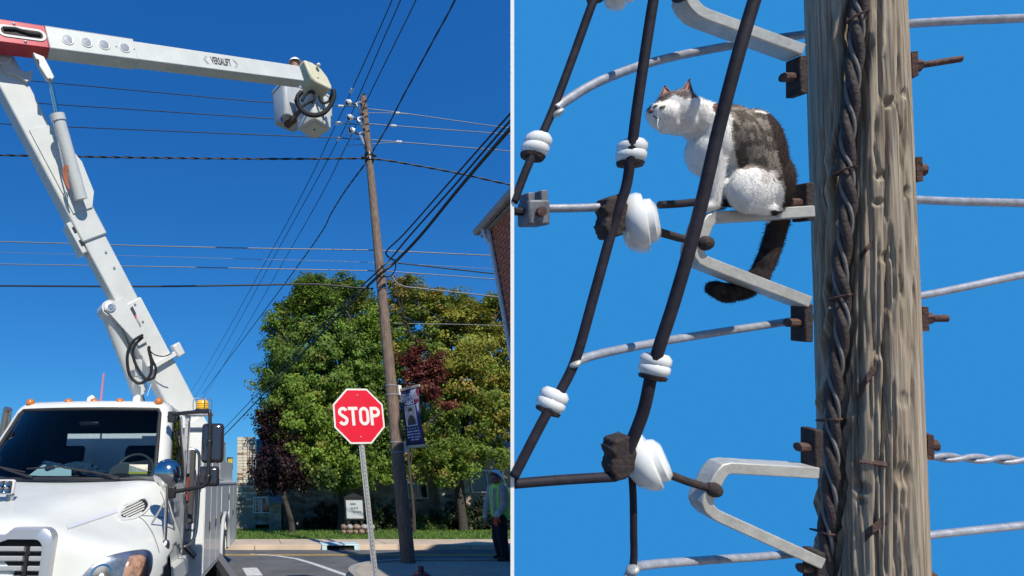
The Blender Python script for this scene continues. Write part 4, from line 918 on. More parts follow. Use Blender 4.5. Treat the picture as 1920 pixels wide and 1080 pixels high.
for z in (z1 + .03, z0 - .03):
    rod = MB().bar(V(org.x, org.y, z) - bdir * .10, V(org.x, org.y, z) + bdir * (Wb + .03), .03, .055, nb).build('rod', tan, ban, 40, .006)
    f = z / PTOPz; pc = V(PBASE.x, PBASE.y, z); r = .146 * (1 - f) + .080 * f
    for dz in (-.10, .10): MB().lathe([(r + .004, -.012), (r + .012, -.008), (r + .012, .008), (r + .004, .012)], pc + V((top.x - PBASE.x) * f, 0, dz), V(0, 0, 1), 22).build('band', mat('band_grey', (.30, .31, .32), .6), ban)
    MB().obox(V(org.x, org.y, z) - bdir * .04, bdir * .03, nb * .04, V(0, 0, .11)).build('rod_clamp', mat('clamp_white', (.7, .7, .68), .5), ban, 40, .008)

# ================================================================== overhead wires
GR = 'overhead lines of the street'
def wire(pts, r, m, label, name='overhead_wire', k=8, cat='wire', grp=GR, twist=0):
    P_ = catmull(pts, k)
    if twist:
        mb = MB(); N = max(40, int(sum((P_[i + 1] - P_[i]).length for i in range(len(P_) - 1)) / .06)); Q = []
        L = [0]
        for i in range(len(P_) - 1): L.append(L[-1] + (P_[i + 1] - P_[i]).length)
        for i in range(N + 1):
            s = L[-1] * i / N; j = min(max(np.searchsorted(L, s) - 1, 0), len(P_) - 2); f = (s - L[j]) / max(1e-6, L[j + 1] - L[j]); Q.append(P_[j] + (P_[j + 1] - P_[j]) * f)
        for ph in (0, math.pi):
            mb.tube([q + V(0, math.cos(i * .06 * twist + ph), math.sin(i * .06 * twist + ph)) * r * .7 for i, q in enumerate(Q)], r * .75, 5)
    else: mb = MB().tube(P_, r, 6)
    return tag(mb.build(name, m, None, 180), label, cat, grp)
def hz_wire(ptsL, Y, r, m, label, twist=0, **kw):
    return wire([PY(a, b, Y) for a, b in ptsL], r, m, label, twist=twist, **kw)
# cross-street lines: left of the pole, then right of it
hz_wire([(-120, 137), (40, 150), (280, 172), (515, 193), (640, 198), (672, 200)], 11.6, .013, wire_blk, 'topmost wire crossing behind the boom from the left to the pole')
hz_wire([(-120, 178), (65, 193), (320, 210), (640, 231), (676, 233)], 11.6, .013, wire_blk, 'second wire below the boom reaching the pole from the left')
hz_wire([(-120, 222), (0, 232), (320, 246), (640, 259), (682, 262)], 11.6, .013, wire_blk, 'third wire below the boom reaching the pole from the left')
hz_wire([(-120, 289), (0, 291), (300, 296), (520, 298), (688, 297)], 11.5, .022, wire_blk, 'twisted black cable running from the pole collar to the left', 9, name='overhead_cable')
hz_wire([(690, 297), (740, 303), (860, 325), (960, 347), (1100, 372)], 11.5, .020, wire_blk, 'twisted black cable sloping from the pole collar down to the right', 9, name='overhead_cable')
hz_wire([(686, 204), (740, 210), (930, 237), (1050, 252)], 11.6, .013, wire_alu, 'pale topmost wire running right from the pole top')
hz_wire([(686, 212), (725, 212), (770, 214)], 11.6, .010, wire_alu, 'short jumper wire joining the topmost right wire')
hz_wire([(690, 232), (740, 236), (930, 250), (1050, 258)], 11.6, .013, wire_alu, 'pale second wire running right from the pole top')
hz_wire([(694, 262), (745, 266), (940, 282), (1050, 291)], 11.6, .013, wire_alu, 'pale third wire running right from the pole top')
hz_wire([(697, 270), (740, 267), (770, 268)], 11.6, .009, wire_alu, 'thin jumper wire joining the third right wire')
hz_wire([(-120, 449), (0, 453), (350, 463), (690, 469), (720, 470), (935, 480), (1060, 487)], 11.85, .015, wire_alu, 'uppermost of the lower wires crossing behind the pole')
hz_wire([(-120, 470), (0, 473), (400, 484), (690, 492), (1000, 508)], 12.4, .006, wire_alu, 'faint thin wire between the lower wires')
hz_wire([(-120, 490), (0, 495), (350, 501), (700, 508), (745, 510), (940, 524), (1060, 530)], 12.0, .013, wire_alu, 'slack grey wire under the faint thin wire')
hz_wire([(-120, 536), (0, 536), (300, 537), (560, 533), (620, 535), (660, 539), (700, 541)], 11.9, .022, wire_blk, 'heavy black cable crossing behind the lower boom and before the trees', name='overhead_cable')
hz_wire([(745, 493), (790, 498), (935, 514), (1060, 527)], 11.45, .016, wire_blk, 'black service cable dropping right from the thick cable bundle', name='overhead_cable')
hz_wire([(735, 518), (752, 535), (800, 542), (945, 558), (1060, 571)], 11.7, .016, wire_alu, 'grey cable leaving the pole right above the tree crowns', name='overhead_cable')
hz_wire([(735, 536), (790, 575), (850, 608)], 14, .008, wire_blk, 'thin black drop wire slanting into the maple')
hz_wire([(735, 606), (850, 608), (960, 611), (1060, 614)], 11.6, .008, wire_alu, 'thin pale wire crossing before the yellow-green maple')
# lines running along the street, overhead and away
def street(pts, r, m, label, name='overhead_wire', twist=0): return wire([PY(a, b, Y) for a, b, Y in pts], r, m, label, name, 8, 'wire', GR, twist)
street([(778, -110, 6.6), (735, 0, 8.2), (700, 80, 9.6), (659, 170, 11.1), (631, 231, 12.8), (515, 460, 20), (365, 724, 48), (310, 800, 90)], .014, wire_blk, 'leftmost of the three wires running along the street past the pole')
street([(795, -110, 6.7), (751, 0, 8.2), (716, 80, 9.6), (672, 182, 11.2), (635, 261, 13.4), (526, 460, 20), (376, 728, 48), (320, 805, 90)], .014, wire_blk, 'middle of the three wires running along the street past the pole')
street([(828, -110, 6.8), (780, 0, 8.2), (741, 80, 9.5), (684, 196, 11.2), (644, 284, 13.6), (549, 460, 20), (387, 736, 48), (330, 812, 90)], .014, wire_blk, 'rightmost of the three wires running along the street past the pole')
street([(900, -110, 6.9), (853, 0, 8.2), (810, 80, 9.3), (755, 182, 10.4), (726, 238, 11.0), (699, 283, 11.35)], .022, wire_blk, 'wavy black cable coming from overhead down to the pole collar', 'overhead_cable', 8)
street([(684, 308, 11.4), (645, 361, 13.2), (621, 400, 14.8), (586, 460, 17.5), (480, 604, 28), (380, 738, 50)], .022, wire_blk, 'wavy black cable leaving the pole collar along the street', 'overhead_cable', 8)
# the low bundle
street([(1500, -330, 3.3), (1010, 160, 6.2), (957, 213, 7.0), (840, 345, 9.2), (760, 436, 10.6), (727, 468, 11.1), (725, 478, 11.2), (735, 486, 11.2), (745, 489, 11.15)], .020, wire_blk, 'upper black cable of the bundle, looping back beside the pole', 'overhead_cable')
street([(1500, -318, 3.3), (1010, 172, 6.2), (957, 226, 7.0), (850, 350, 9.1), (770, 440, 10.5), (735, 482, 11.1), (708, 509, 11.3), (660, 555, 13), (545, 672, 19), (418, 806, 40), (380, 842, 70)], .022, wire_blk, 'middle black cable of the bundle passing before the pole', 'overhead_cable')
street([(1500, -304, 3.3), (1010, 186, 6.2), (957, 241, 7.0), (860, 354, 9.0), (790, 440, 10.3), (742, 490, 11.0), (710, 517, 11.25), (660, 566, 13), (550, 680, 19), (424, 812, 40), (385, 848, 70)], .036, wire_blk, 'thickest black cable of the bundle passing before the pole', 'overhead_cable')
street([(742, 490, 11.05), (741, 505, 11.1), (733, 517, 11.2), (720, 519, 11.25), (708, 519, 11.25)], .016, wire_blk, 'short black loop hanging from the thick cable beside the pole', 'cable_loop')
street([(652, 245, 13.0), (662, 216, 12.0), (680, 213, 11.6)], .009, wire_alu, 'thin bent jumper from the leftmost street wire to the pole top')
street([(640, 258, 13.5), (655, 252, 12.5), (674, 250, 11.6)], .009, wire_alu, 'thin bent jumper from the middle street wire to the pole')
street([(646, 275, 13.3), (660, 272, 12.2), (684, 271, 11.6)], .011, wire_alu, 'pale jumper from the rightmost street wire to the pole')
for i, (a, b, Y, lab) in enumerate(((659, 170, 11.1, 'leftmost street wire above the brackets'), (632, 232, 12.75, 'leftmost street wire beside the second wire'), (635, 261, 13.35, 'middle street wire beside the third wire'), (639, 199, 11.55, 'topmost left wire'), (638, 230, 11.5, 'second left wire'), (744, 212, 11.55, 'topmost right wire'), (738, 236, 11.55, 'second right wire'), (748, 266, 11.55, 'third right wire'))):
    p = PY(a, b, Y); d = V(1, 0, -.05) if i > 2 else V(.2, -.9, .2)
    tag(MB().lathe([(.015, -.08), (.035, -.06), (.04, -.015), (.025, 0), (.04, .015), (.035, .06), (.015, .08)], p, d, 12).build('strain_insulator', porcelain), 'small white strain insulator on the ' + lab, 'insulator', 'strain insulators near the pole top')

# ================================================================== trees
def leaves(clumps, per, size, pal, seed, spread=1.0):
    r = np.random.default_rng(seed); n = len(clumps) * per
    C = np.repeat(np.array([c[:3] for c in clumps]), per, 0); R = np.repeat(np.array([c[3] for c in clumps]), per)
    O = np.repeat(np.array([c[4:7] for c in clumps]), per, 0); ci = np.repeat(np.array([c[7] for c in clumps], int), per)
    d = r.normal(size=(n, 3)); d /= np.linalg.norm(d, axis=1)[:, None]; rad = R * r.random(n) ** .5
    P_ = C + d * rad[:, None] * np.array([1.15, 1.15, .8]) * spread
    nrm = O * .7 + d * .6 + r.normal(size=(n, 3)) * .45 + np.array([0, 0, .55]); nrm /= np.linalg.norm(nrm, axis=1)[:, None]
    t1 = np.cross(nrm, r.normal(size=(n, 3))); t1 /= np.linalg.norm(t1, axis=1)[:, None]; t2 = np.cross(nrm, t1)
    s = (size * r.uniform(.6, 1.35, n))[:, None]; fold = nrm * s * .18
    v = np.stack([P_ - t1 * s, P_ - t2 * s * .62 + fold, P_ + t1 * s, P_ + t2 * s * .62 + fold], 1)
    pal = np.array(pal); base = pal[ci]; cj = np.repeat(r.uniform(.72, 1.3, len(clumps)), per)[:, None]; col = base * cj * r.uniform(.78, 1.25, (n, 1)) * r.uniform(.9, 1.1, (n, 3))
    me = bpy.data.meshes.new('crown'); me.vertices.add(4 * n); me.vertices.foreach_set('co', v.ravel())
    me.loops.add(4 * n); me.loops.foreach_set('vertex_index', np.arange(4 * n)); me.polygons.add(n); me.polygons.foreach_set('loop_start', np.arange(0, 4 * n, 4)); me.update(calc_edges=True)
    a = me.attributes.new('tint', 'FLOAT_COLOR', 'POINT'); a.data.foreach_set('color', np.c_[np.repeat(col, 4, 0), np.ones(4 * n)].ravel()); return me
bark = mat('bark', (.055, .045, .038), .95, 0, .35, 8, .6, 30, stretch=(4, 4, 1))
def tree(name, label, base, trunk_top, tr, lobes, per, size, pal, seed, nclump, group=None, crad=.42):
    """lobes: (px, py, Y, rx, rz) survey points of the crown's lumps, each its own palette index"""
    rr = random.Random(seed); t = thing(name, base, label, 'tree', group); clumps = []; limbs = MB(); cen = []
    for (px, py, Y, rx, rz, ci) in lobes: cen.append((PY(px, py, Y), rx, rz, ci))
    mid = sum((c[0] for c in cen), V(0, 0, 0)) / len(cen); vol = sum(c[1] ** 1.6 * c[2] ** .9 for c in cen)
    for c, rx, rz, ci in cen:
        k = int(nclump * rx ** 1.6 * rz ** .9 / vol)
        for _ in range(k):
            d = Vector((rr.gauss(0, 1), rr.gauss(0, 1), rr.gauss(0, 1))).normalized(); f = (rr.random() ** .45) * rr.uniform(.85, 1.12)
            p = c + V(d.x * rx * f, d.y * rx * .9 * f, d.z * rz * f)
            if p.z < base[2] + .9: continue
            o_ = (p - mid).normalized(); cidx = ci if rr.random() > .15 else rr.randrange(len(pal))
            clumps.append((p.x, p.y, p.z, crad * rr.uniform(.5, 1.45), o_.x, o_.y, o_.z, min(cidx, len(pal) - 1)))
    me = leaves(clumps, per, size, pal, seed); cr = link('crown', me, leaf_m, t, None)
    tb = V(*base); tm = MB(); pts = catmull([tb + V(0, 0, -.2), tb + (trunk_top - tb) * .35 + V(.06, 0, 0), trunk_top], 6)
    tm.tube(pts, [tr * (1.25 if i == 0 else 1) * (1 - .45 * i / len(pts)) for i in range(len(pts))], 12); tm.build('trunk', bark, t, 60)
    for i, (c, rx, rz, ci) in enumerate(cen):
        if i % 2 == 0 or len(cen) < 6:
            m_ = trunk_top + (c - trunk_top) * .5 + V(0, 0, .25); st = tb + (trunk_top - tb) * (.75 + .25 * rr.random())
            limbs.tube(catmull([st, m_, c], 5), [tr * .42 * (1 - .075 * j) for j in range(11)], 7)
            for _ in range(4):
                d = V(rr.gauss(0, 1), rr.gauss(0, 1), rr.gauss(0, .8)).normalized(); limbs.tube([c + (m_ - c) * rr.random() * .7, c + V(d.x * rx, d.y * rx, d.z * rz) * .85], [tr * .14, tr * .04], 5)
    limbs.build('limbs', bark, t, 60); return t
GREEN = [(.14, .225, .036), (.20, .295, .042), (.075, .135, .028), (.26, .285, .055)]
YEL = [(.28, .285, .042), (.18, .25, .04), (.36, .275, .06), (.12, .185, .034)]
RED = [(.14, .035, .03), (.18, .05, .035), (.10, .028, .026), (.22, .10, .045)]
PUR = [(.032, .014, .016), (.050, .020, .020), (.020, .012, .013), (.075, .03, .022)]
YT = 25.5
def gb(px, Y): return (PY(px, 990, Y).x, Y, gz(Y) + .02)
L1 = [(578, 572, YT, 1.15, 1.4, 0), (612, 560, YT + .5, .9, 1.0, 1), (548, 608, YT, 1.2, 1.4, 0), (524, 655, YT, .95, 1.3, 0), (526, 722, YT - .3, 1.3, 1.5, 0), (560, 680, YT - 1.2, 1.8, 1.9, 0), (610, 620, YT - .6, 1.7, 1.8, 0), (655, 575, YT + .3, 1.2, 1.6, 3), (665, 640, YT - .8, 1.6, 1.8, 1), (640, 700, YT - 1.5, 1.8, 1.8, 0), (690, 690, YT - .6, 1.4, 1.8, 0), (560, 770, YT - 1.6, 1.8, 1.5, 1), (620, 790, YT - 2.0, 1.9, 1.5, 1), (680, 770, YT - 1.4, 1.5, 1.5, 0), (560, 840, YT - 2.0, 1.4, 1.1, 1), (630, 860, YT - 2.2, 1.5, 1.1, 1), (590, 520 + 30, YT + 1, .8, 1.3, 0), (690, 830, YT - 1.2, 1.2, 1.2, 0), (528, 820, YT - .6, 1.0, 1.0, 2)]
L1 += [(690, 600, YT + .8, 1.3, 1.6, 1), (640, 545, YT + .8, .6, 1.0, 3)]
def fringe(pts, Y, n, seed, ci):            # small uneven lumps along the crown's edge
    rr = random.Random(seed); out = []
    for i in range(n):
        k = rr.randrange(len(pts) - 1); f = rr.random(); x = pts[k][0] + (pts[k + 1][0] - pts[k][0]) * f; y = pts[k][1] + (pts[k + 1][1] - pts[k][1]) * f
        out.append((x + rr.uniform(-10, 10), y + rr.uniform(-10, 14), Y + rr.uniform(-1, 1), rr.uniform(.35, .75), rr.uniform(.4, 1.0), rr.choice(ci)))
    return out
L1 += [(715, 640, YT - .3, 1.3, 1.6, 1), (722, 710, YT - .8, 1.3, 1.6, 0), (715, 780, YT - 1.2, 1.3, 1.4, 1), (735, 830, YT - 1.4, 1.2, 1.2, 0), (700, 870, YT - 1.6, 1.1, .8, 1), (650, 895, YT - 2.0, 1.2, .6, 0), (590, 880, YT - 2.2, 1.2, .7, 1)]
L1 += fringe([(510, 740), (504, 660), (518, 605), (548, 572), (574, 540), (602, 534), (626, 556), (657, 538), (692, 556)], YT, 34, 3, (0, 1, 3)) + [(585, 885, 22.9, 1.0, .7, 2), (625, 895, 22.9, 1.0, .6, 2), (660, 880, 23.2, .9, .7, 0)]
tree('maple_tree', 'large green maple tree with a broad crown behind the stop sign', gb(640, 25), V(*gb(645, 25)) + V(0, 0, 3.2), .24, L1, 96, .072, GREEN, 11, 1600, None, .36)
L2 = [(745, 590, YT + .5, 1.3, 1.7, 0), (770, 560, YT + 1, 1.0, 1.3, 2), (795, 600, YT, 1.5, 1.7, 1), (850, 620, YT - .2, 1.6, 1.6, 0), (838, 585, YT + 1, .9, 1.1, 0), (905, 610, YT, 1.4, 1.5, 0), (940, 590, YT + .8, 1.1, 1.3, 2), (985, 640, YT, 1.7, 1.8, 2), (760, 660, YT - .3, 1.3, 1.6, 1), (870, 690, YT - .8, 1.9, 1.8, 0), (930, 690, YT - .6, 1.8, 1.8, 0), (820, 720, YT + .2, 1.6, 1.6, 1), (880, 770, YT - 1.4, 1.7, 1.5, 1), (940, 780, YT - 1.2, 1.7, 1.5, 0), (990, 750, YT - .5, 1.6, 1.7, 0), (800, 810, YT - 1.5, 1.5, 1.3, 1), (840, 850, YT - 2.0, 1.3, 1.0, 1), (770, 850, YT - 1.4, 1.1, 1.2, 1), (930, 845, YT - 1.4, 1.2, .8, 1), (820, 880, YT - 2.2, .9, .8, 1)]
L2 += [(870, 860, YT - 1.8, 1.3, .8, 1), (760, 790, YT - 1.4, 1.1, 1.2, 1)]
L2 += fringe([(735, 545), (765, 535), (795, 560), (835, 568), (870, 585), (900, 572), (930, 565), (975, 570)], YT, 26, 4, (0, 1, 2))
tree('maple_tree', 'tall yellow-green maple tree turning colour right of the wooden pole', gb(868, 25), V(*gb(866, 25)) + V(0, 0, 3.4), .22, L2, 96, .072, YEL, 12, 1250, None, .36)
L3 = [(765, 668, 22.6, .55, .45, 0), (798, 690, 22.4, .7, .45, 0), (820, 676, 22.4, .35, .4, 1), (782, 652, 22.6, .35, .35, 0), (772, 712, 22.6, .55, .5, 0), (805, 735, 22.4, .55, .38, 0), (838, 764, 22.2, .42, .24, 3), (822, 705, 22.4, .4, .35, 1)]
tree('red_maple_tree', 'slender maple tree with dark red leaves before the yellow-green maple', gb(775, 22.8), V(*gb(778, 22.8)) + V(0, 0, 3.0), .08, L3, 50, .072, RED, 13, 105, None, .30)
L4 = [(512, 775, 23.4, .6, .5, 1), (503, 805, 23.2, .55, .6, 0), (522, 835, 23.0, .8, .8, 0), (508, 865, 22.8, .7, .6, 0), (532, 885, 22.6, .9, .7, 0), (560, 890, 22.8, .8, .6, 2), (496, 893, 22.8, .6, .4, 0), (512, 905, 22.6, .6, .35, 0), (490, 778, 23.4, .35, .35, 3)]
tree('purple_plum_tree', 'dark purple-leaved plum tree with forked trunk by the stone chimney', gb(548, 22.5), V(*gb(540, 22.5)) + V(-.1, 0, 1.3), .15, L4, 50, .072, PUR, 14, 250, None, .34)
# shrubs along the church
def shrub(label, px, py, Y, rx, rz, pal, seed, n=60, per=40, name='shrub'):
    rr = random.Random(seed); c = PY(px, py, Y); b = (c.x, Y, gz(Y) + .06); t = thing(name, b, label, 'shrub', 'shrubs along the church wall'); cl = []
    for _ in range(n):
        d = Vector((rr.gauss(0, 1), rr.gauss(0, 1), abs(rr.gauss(0, 1)))).normalized(); f = rr.random() ** .4
        p = V(*b) + V(d.x * rx * f, d.y * rx * .7 * f, max(.08, d.z * rz * f)); cl.append((p.x, p.y, p.z, .20, d.x, d.y, d.z, rr.randrange(len(pal))))
    link('foliage', leaves(cl, per, .055, pal, seed), leaf_m, t, None); MB().cyl(V(*b) - V(0, 0, .1), V(*b) + V(0, 0, rz * .6), .04, .02, 7).build('stem', bark, t); return t
DG = [(.030, .055, .018), (.040, .07, .02), (.022, .04, .015)]; LG = [(.10, .17, .03), (.07, .13, .03), (.13, .18, .05)]
for i, (lab, px, Y, rx, rz, pal) in enumerate((('dark clipped shrub beneath the bay window beside the chimney', 470, 27.2, 1.2, 1.1, DG), ('small dark shrub right of the bay window shrub', 494, 26.6, .8, .9, DG), ('dark evergreen shrub left of the church notice board', 612, 25.6, 1.1, 1.2, DG), ('dark shrub just right of the notice board post', 700, 24.6, .8, 1.5, DG), ('dark shrub hidden behind the wooden pole foot', 735, 24.4, .9, 1.4, DG), ('low bright green sprawling shrub right of the wooden pole', 782, 22.2, 1.1, .75, LG), ('broad dark shrub under the stone wall window', 850, 24.2, 1.4, 1.3, DG), ('tall dark shrub behind the ground worker', 905, 24.0, 1.3, 1.4, DG), ('dark shrub at the end of the row past the worker', 950, 24.0, 1.2, 1.5, DG), ('small light green shrub at the foot of the dark row', 812, 21.6, .6, .4, LG))):
    shrub(lab, px, 980, max(Y + 1.2, 25.9), rx, rz, pal, 40 + i, 70 if rx > 1 else 45)
# ================================================================== stone church behind the trees
stone_m = mat('fieldstone', (.34, .27, .20), .9, 0, .40, 1.7, .4, 18, col2=(.50, .43, .36)); mort = mat('stone_mortar', (.30, .27, .23), .95, 0, .15, 10)
stones = [mat('stone_%s' % n, c, .88, 0, .2, 6, .3, 40) for n, c in (('buff', (.42, .33, .23)), ('tan', (.50, .40, .28)), ('grey', (.34, .32, .30)), ('rose', (.38, .24, .18)), ('pale', (.58, .52, .43)), ('brown', (.26, .18, .13)))]
CY_ = 27.2
def cwall(x0, x1, y0, y1, z0, z1): return MB().box(x0, x1, y0, y1, z0, z1)
smat = bpy.data.materials.new('rubble_wall'); smat.use_nodes = True; nt = smat.node_tree; b_ = nt.nodes['Principled BSDF']; b_.inputs['Roughness'].default_value = .9
tc = nt.nodes.new('ShaderNodeTexCoord'); mp = nt.nodes.new('ShaderNodeMapping'); mp.inputs['Scale'].default_value = (2.6, 2.6, 5.5); vo = nt.nodes.new('ShaderNodeTexVoronoi'); vo.inputs['Scale'].default_value = 1.0; vo.feature = 'F1'
ve = nt.nodes.new('ShaderNodeTexVoronoi'); ve.feature = 'DISTANCE_TO_EDGE'; ve.inputs['Scale'].default_value = 1.0
rp = nt.nodes.new('ShaderNodeValToRGB'); rp.color_ramp.elements[0].color = (.20, .14, .10, 1); rp.color_ramp.elements[1].color = (.50, .42, .33, 1); e_ = rp.color_ramp.elements.new(.5); e_.color = (.36, .27, .19, 1)
sep = nt.nodes.new('ShaderNodeSeparateColor'); mx = nt.nodes.new('ShaderNodeMix'); mx.data_type = 'RGBA'; st = nt.nodes.new('ShaderNodeMath'); st.operation = 'LESS_THAN'; st.inputs[1].default_value = .05
for n in (vo, ve): nt.links.new(mp.outputs[0], n.inputs['Vector'])
nt.links.new(tc.outputs['Object'], mp.inputs[0]); nt.links.new(vo.outputs['Color'], sep.inputs[0]); nt.links.new(sep.outputs[0], rp.inputs[0]); nt.links.new(ve.outputs['Distance'], st.inputs[0])
nt.links.new(st.outputs[0], mx.inputs['Factor']); nt.links.new(rp.outputs[0], mx.inputs['A']); mx.inputs['B'].default_value = (.30, .27, .23, 1); nt.links.new(mx.outputs['Result'], b_.inputs['Base Color'])
bp = nt.nodes.new('ShaderNodeBump'); bp.inputs['Strength'].default_value = .8; bp.inputs['Distance'].default_value = .04; nt.links.new(ve.outputs['Distance'], bp.inputs['Height']); nt.links.new(bp.outputs[0], b_.inputs['Normal'])
zb = gz(CY_) - .3
church = thing('stone_church', (PY(600, 980, CY_).x, CY_, gz(CY_)), 'low stone church with grey roofs, chimney and white windows behind the trees', 'church')
# chimney: its stones one by one
xa, xb = PY(444, 900, CY_).x, PY(480, 900, CY_).x; zt = PY(460, 822, CY_).z
chim = MB().box(xa + .02, xb - .02, CY_ + .02, CY_ + 1.0, zb, zt - .02).build('chimney', mort, church)
bx8 = {}
def stone(w, h, mi, loc, par):
    key = (round(w, 2), round(h, 2), mi)
    if key not in bx8:
        m8 = MB().box(-w / 2, w / 2, -.05, .08, -h / 2, h / 2).mesh('stone'); m8.materials.append(stones[mi]); bx8[key] = m8
    o = bpy.data.objects.new('stone', bx8[key]); COL.objects.link(o); o.parent = par; o.matrix_parent_inverse = ROOTM.get(par.name, Matrix.Identity(4)).inverted(); o.location = loc; return o
z = gz(CY_) + 1.0
while z < zt - .05:
    h = random.choice((.10, .14, .18)); x = xa
    while x < xb - .08:
        w = min(random.choice((.20, .30, .42, .52)), xb - x)
        if xb - x - w < .14: w = xb - x
        stone(w - .018, h - .016, random.choice((0, 1, 1, 2, 3, 4, 4, 4, 4, 5)), (x + w / 2, CY_ + random.uniform(-.02, .012), z + h / 2), chim); x += w
    z += h
# wing beside the chimney with the bay window, then the long nave wall
wx1 = PY(530, 900, CY_).x; wz = PY(490, 900, CY_).z
wall = MB()
wall.box(xb + .003, wx1, CY_ + .6, CY_ + 6, zb, wz); wing = wall.build('wing_wall', smat, church)
slate2 = mat('church_slate', (.20, .20, .21), .8, 0, .25, 3, .3, 30)
rz_ = PY(490, 832, CY_ + 3).z
MB().prism([(CY_ + .3, wz - .1), (CY_ + 3.4, rz_ + .1), (CY_ + 6.4, wz - .1), (CY_ + 6.4, wz + .04), (CY_ + 3.4, rz_ + .28), (CY_ + .3, wz + .04)], V(xb + .01, 0, 0), V(0, 1, 0), V(0, 0, 1), V(wx1 - xb, 0, 0)).build('wing_roof', slate2, church)
# bay window: white frame, panes, mullions
wf = mat('window_white', (.70, .70, .68), .5); pane_m = mat('window_pane', (.025, .03, .035), .08, 0, coat=.4); blind = mat('window_blind', (.50, .52, .40), .7)
b0, b1, bzt, bzb = PY(474, 930, CY_).x, PY(507, 930, CY_).x, PY(480, 931, CY_).z, PY(480, 962, CY_).z
def window(x0, x1, z0, z1, y, nx, nzz, par, blindf=0):
    w = MB(); t_ = .05
    w.box(x0, x1, y - .06, y + .02, z1 - t_, z1); w.box(x0, x1, y - .08, y + .02, z0, z0 + t_); w.box(x0, x0 + t_, y - .06, y + .02, z0 + t_, z1 - t_); w.box(x1 - t_, x1, y - .06, y + .02, z0 + t_, z1 - t_)
    o = w.build('window', wf, par)
    for i in range(1, nx): MB().box(x0 + (x1 - x0) * i / nx - .018, x0 + (x1 - x0) * i / nx + .018, y - .05, y, z0 + t_, z1 - t_).build('mullion', wf, o)
    for i in range(1, nzz): MB().box(x0 + t_, x1 - t_, y - .048, y, z0 + (z1 - z0) * i / nzz - .012, z0 + (z1 - z0) * i / nzz + .012).build('glazing_bar', wf, o)
    for i in range(nx): MB().box(x0 + (x1 - x0) * i / nx + .01, x0 + (x1 - x0) * (i + 1) / nx - .01, y - .01, y + .01, z0 + .02, z1 - .02).build('pane', pane_m, o)
    if blindf: MB().box(x0 + (x1 - x0) * .5, x1 - t_, y - .03, y - .014, z0 + (z1 - z0) * (1 - blindf), z1 - t_).build('blind', blind, o)
    return o
bay = MB().box(b0, b1, CY_ - .15, CY_ + .6, bzb - .5, bzt + .02).build('bay', smat, church)
window(b0 + .02, b0 + (b1 - b0) * .45, bzb, bzt, CY_ - .16, 3, 4, church); window(b0 + (b1 - b0) * .47, b1 - .02, bzb, bzt, CY_ - .16, 1, 2, church, .45)
# small stone pier with a sloping slate cap
p0x, p1x = PY(506, 950, 25.6).x, PY(527, 950, 25.6).x; pz = PY(515, 945, 25.6).z
pier = MB().box(p0x, p1x, 25.6, 26.9, gz(26) - .3, pz).build('pier', smat, church); MB().prism([(25.45, pz), (27.0, pz + .5), (27.0, pz + .6), (25.45, pz + .1)], V(p0x - .06, 0, 0), V(0, 1, 0), V(0, 0, 1), V(p1x - p0x + .12, 0, 0)).build('pier_cap', slate2, church)
# nave
nx0, nx1 = wx1, 18.0; nzt = PY(850, 850, 27.5).z
nave = MB().box(nx0, nx1, 27.6, 40, gz(28) - .5, nzt).build('nave_wall', smat, church)
MB().prism([(27.1, nzt - .05), (33.8, nzt + 4.2), (40.5, nzt - .05), (40.5, nzt + .1), (33.8, nzt + 4.4), (27.1, nzt + .1)], V(nx0 - .3, 0, 0), V(0, 1, 0), V(0, 0, 1), V(nx1 - nx0 + .6, 0, 0)).build('nave_roof', mat('nave_slate', (.27, .27, .28), .8, 0, .25, 2.4, .3, 30), church)
for a, b, c, d, nn in ((881, 945, 881, 924, 2), (762, 800, 905, 935, 2)): window(PY(a, 900, 27.55).x, PY(b, 900, 27.55).x, PY(900, d, 27.55).z, PY(900, c, 27.55).z, 27.57, nn, 1, church)
for px in (868, 820): MB().box(PY(px, 900, 27.1).x, PY(px + 10, 900, 27.1).x, 27.05, 27.6, gz(27) - .3, PY(px, 868, 27.1).z).build('buttress', smat, church)
# church notice board on a stone base
nY = 21.4; n0, n1 = PY(649, 950, nY).x, PY(680, 950, nY).x; nt_, nb_ = PY(664, 938, nY).z, PY(664, 972, nY).z; gzn = gz(nY) + .06
nbd = thing('notice_board', ((n0 + n1) / 2, nY, gzn), 'pale church notice board in a black frame on a low stone base', 'sign')
MB().box(n0 - .06, n1 + .06, nY, nY + .12, nb_ - .06, nt_ + .10).build('frame', black_pl, nbd, 40, .01); MB().box(n0, n1, nY - .012, nY - .002, nb_, nt_).build('panel', mat('board_pale', (.45, .48, .48), .6, 0, .05, 4), nbd)
MB().prism([(0, 0), ((n1 - n0) / 2 + .1, .16), (n1 - n0 + .2, 0)], V(n0 - .1, nY - .02, nt_ + .10), V(1, 0, 0), V(0, 0, 1), V(0, .16, 0)).build('pediment', black_pl, nbd)
cxn = (n0 + n1) / 2
for r_, runs in enumerate(((-.16, .02, .0), (-.14, .10, .0), (-.05, .20, .0))):
    for q in range(5): MB().box(cxn + runs[0] + q * (runs[1] - runs[0]) / 4, cxn + runs[0] + q * (runs[1] - runs[0]) / 4 + .03, nY - .018, nY - .0125, nt_ - .17 - r_ * .14, nt_ - .10 - r_ * .14).build('letter', mat('board_letter', (.06, .06, .07), .6), nbd)
for x in (n0 + .06, n1 - .06): MB().box(x - .05, x + .05, nY + .02, nY + .10, gzn - .1, nb_ - .062).build('post', black_pl, nbd)
k = 0
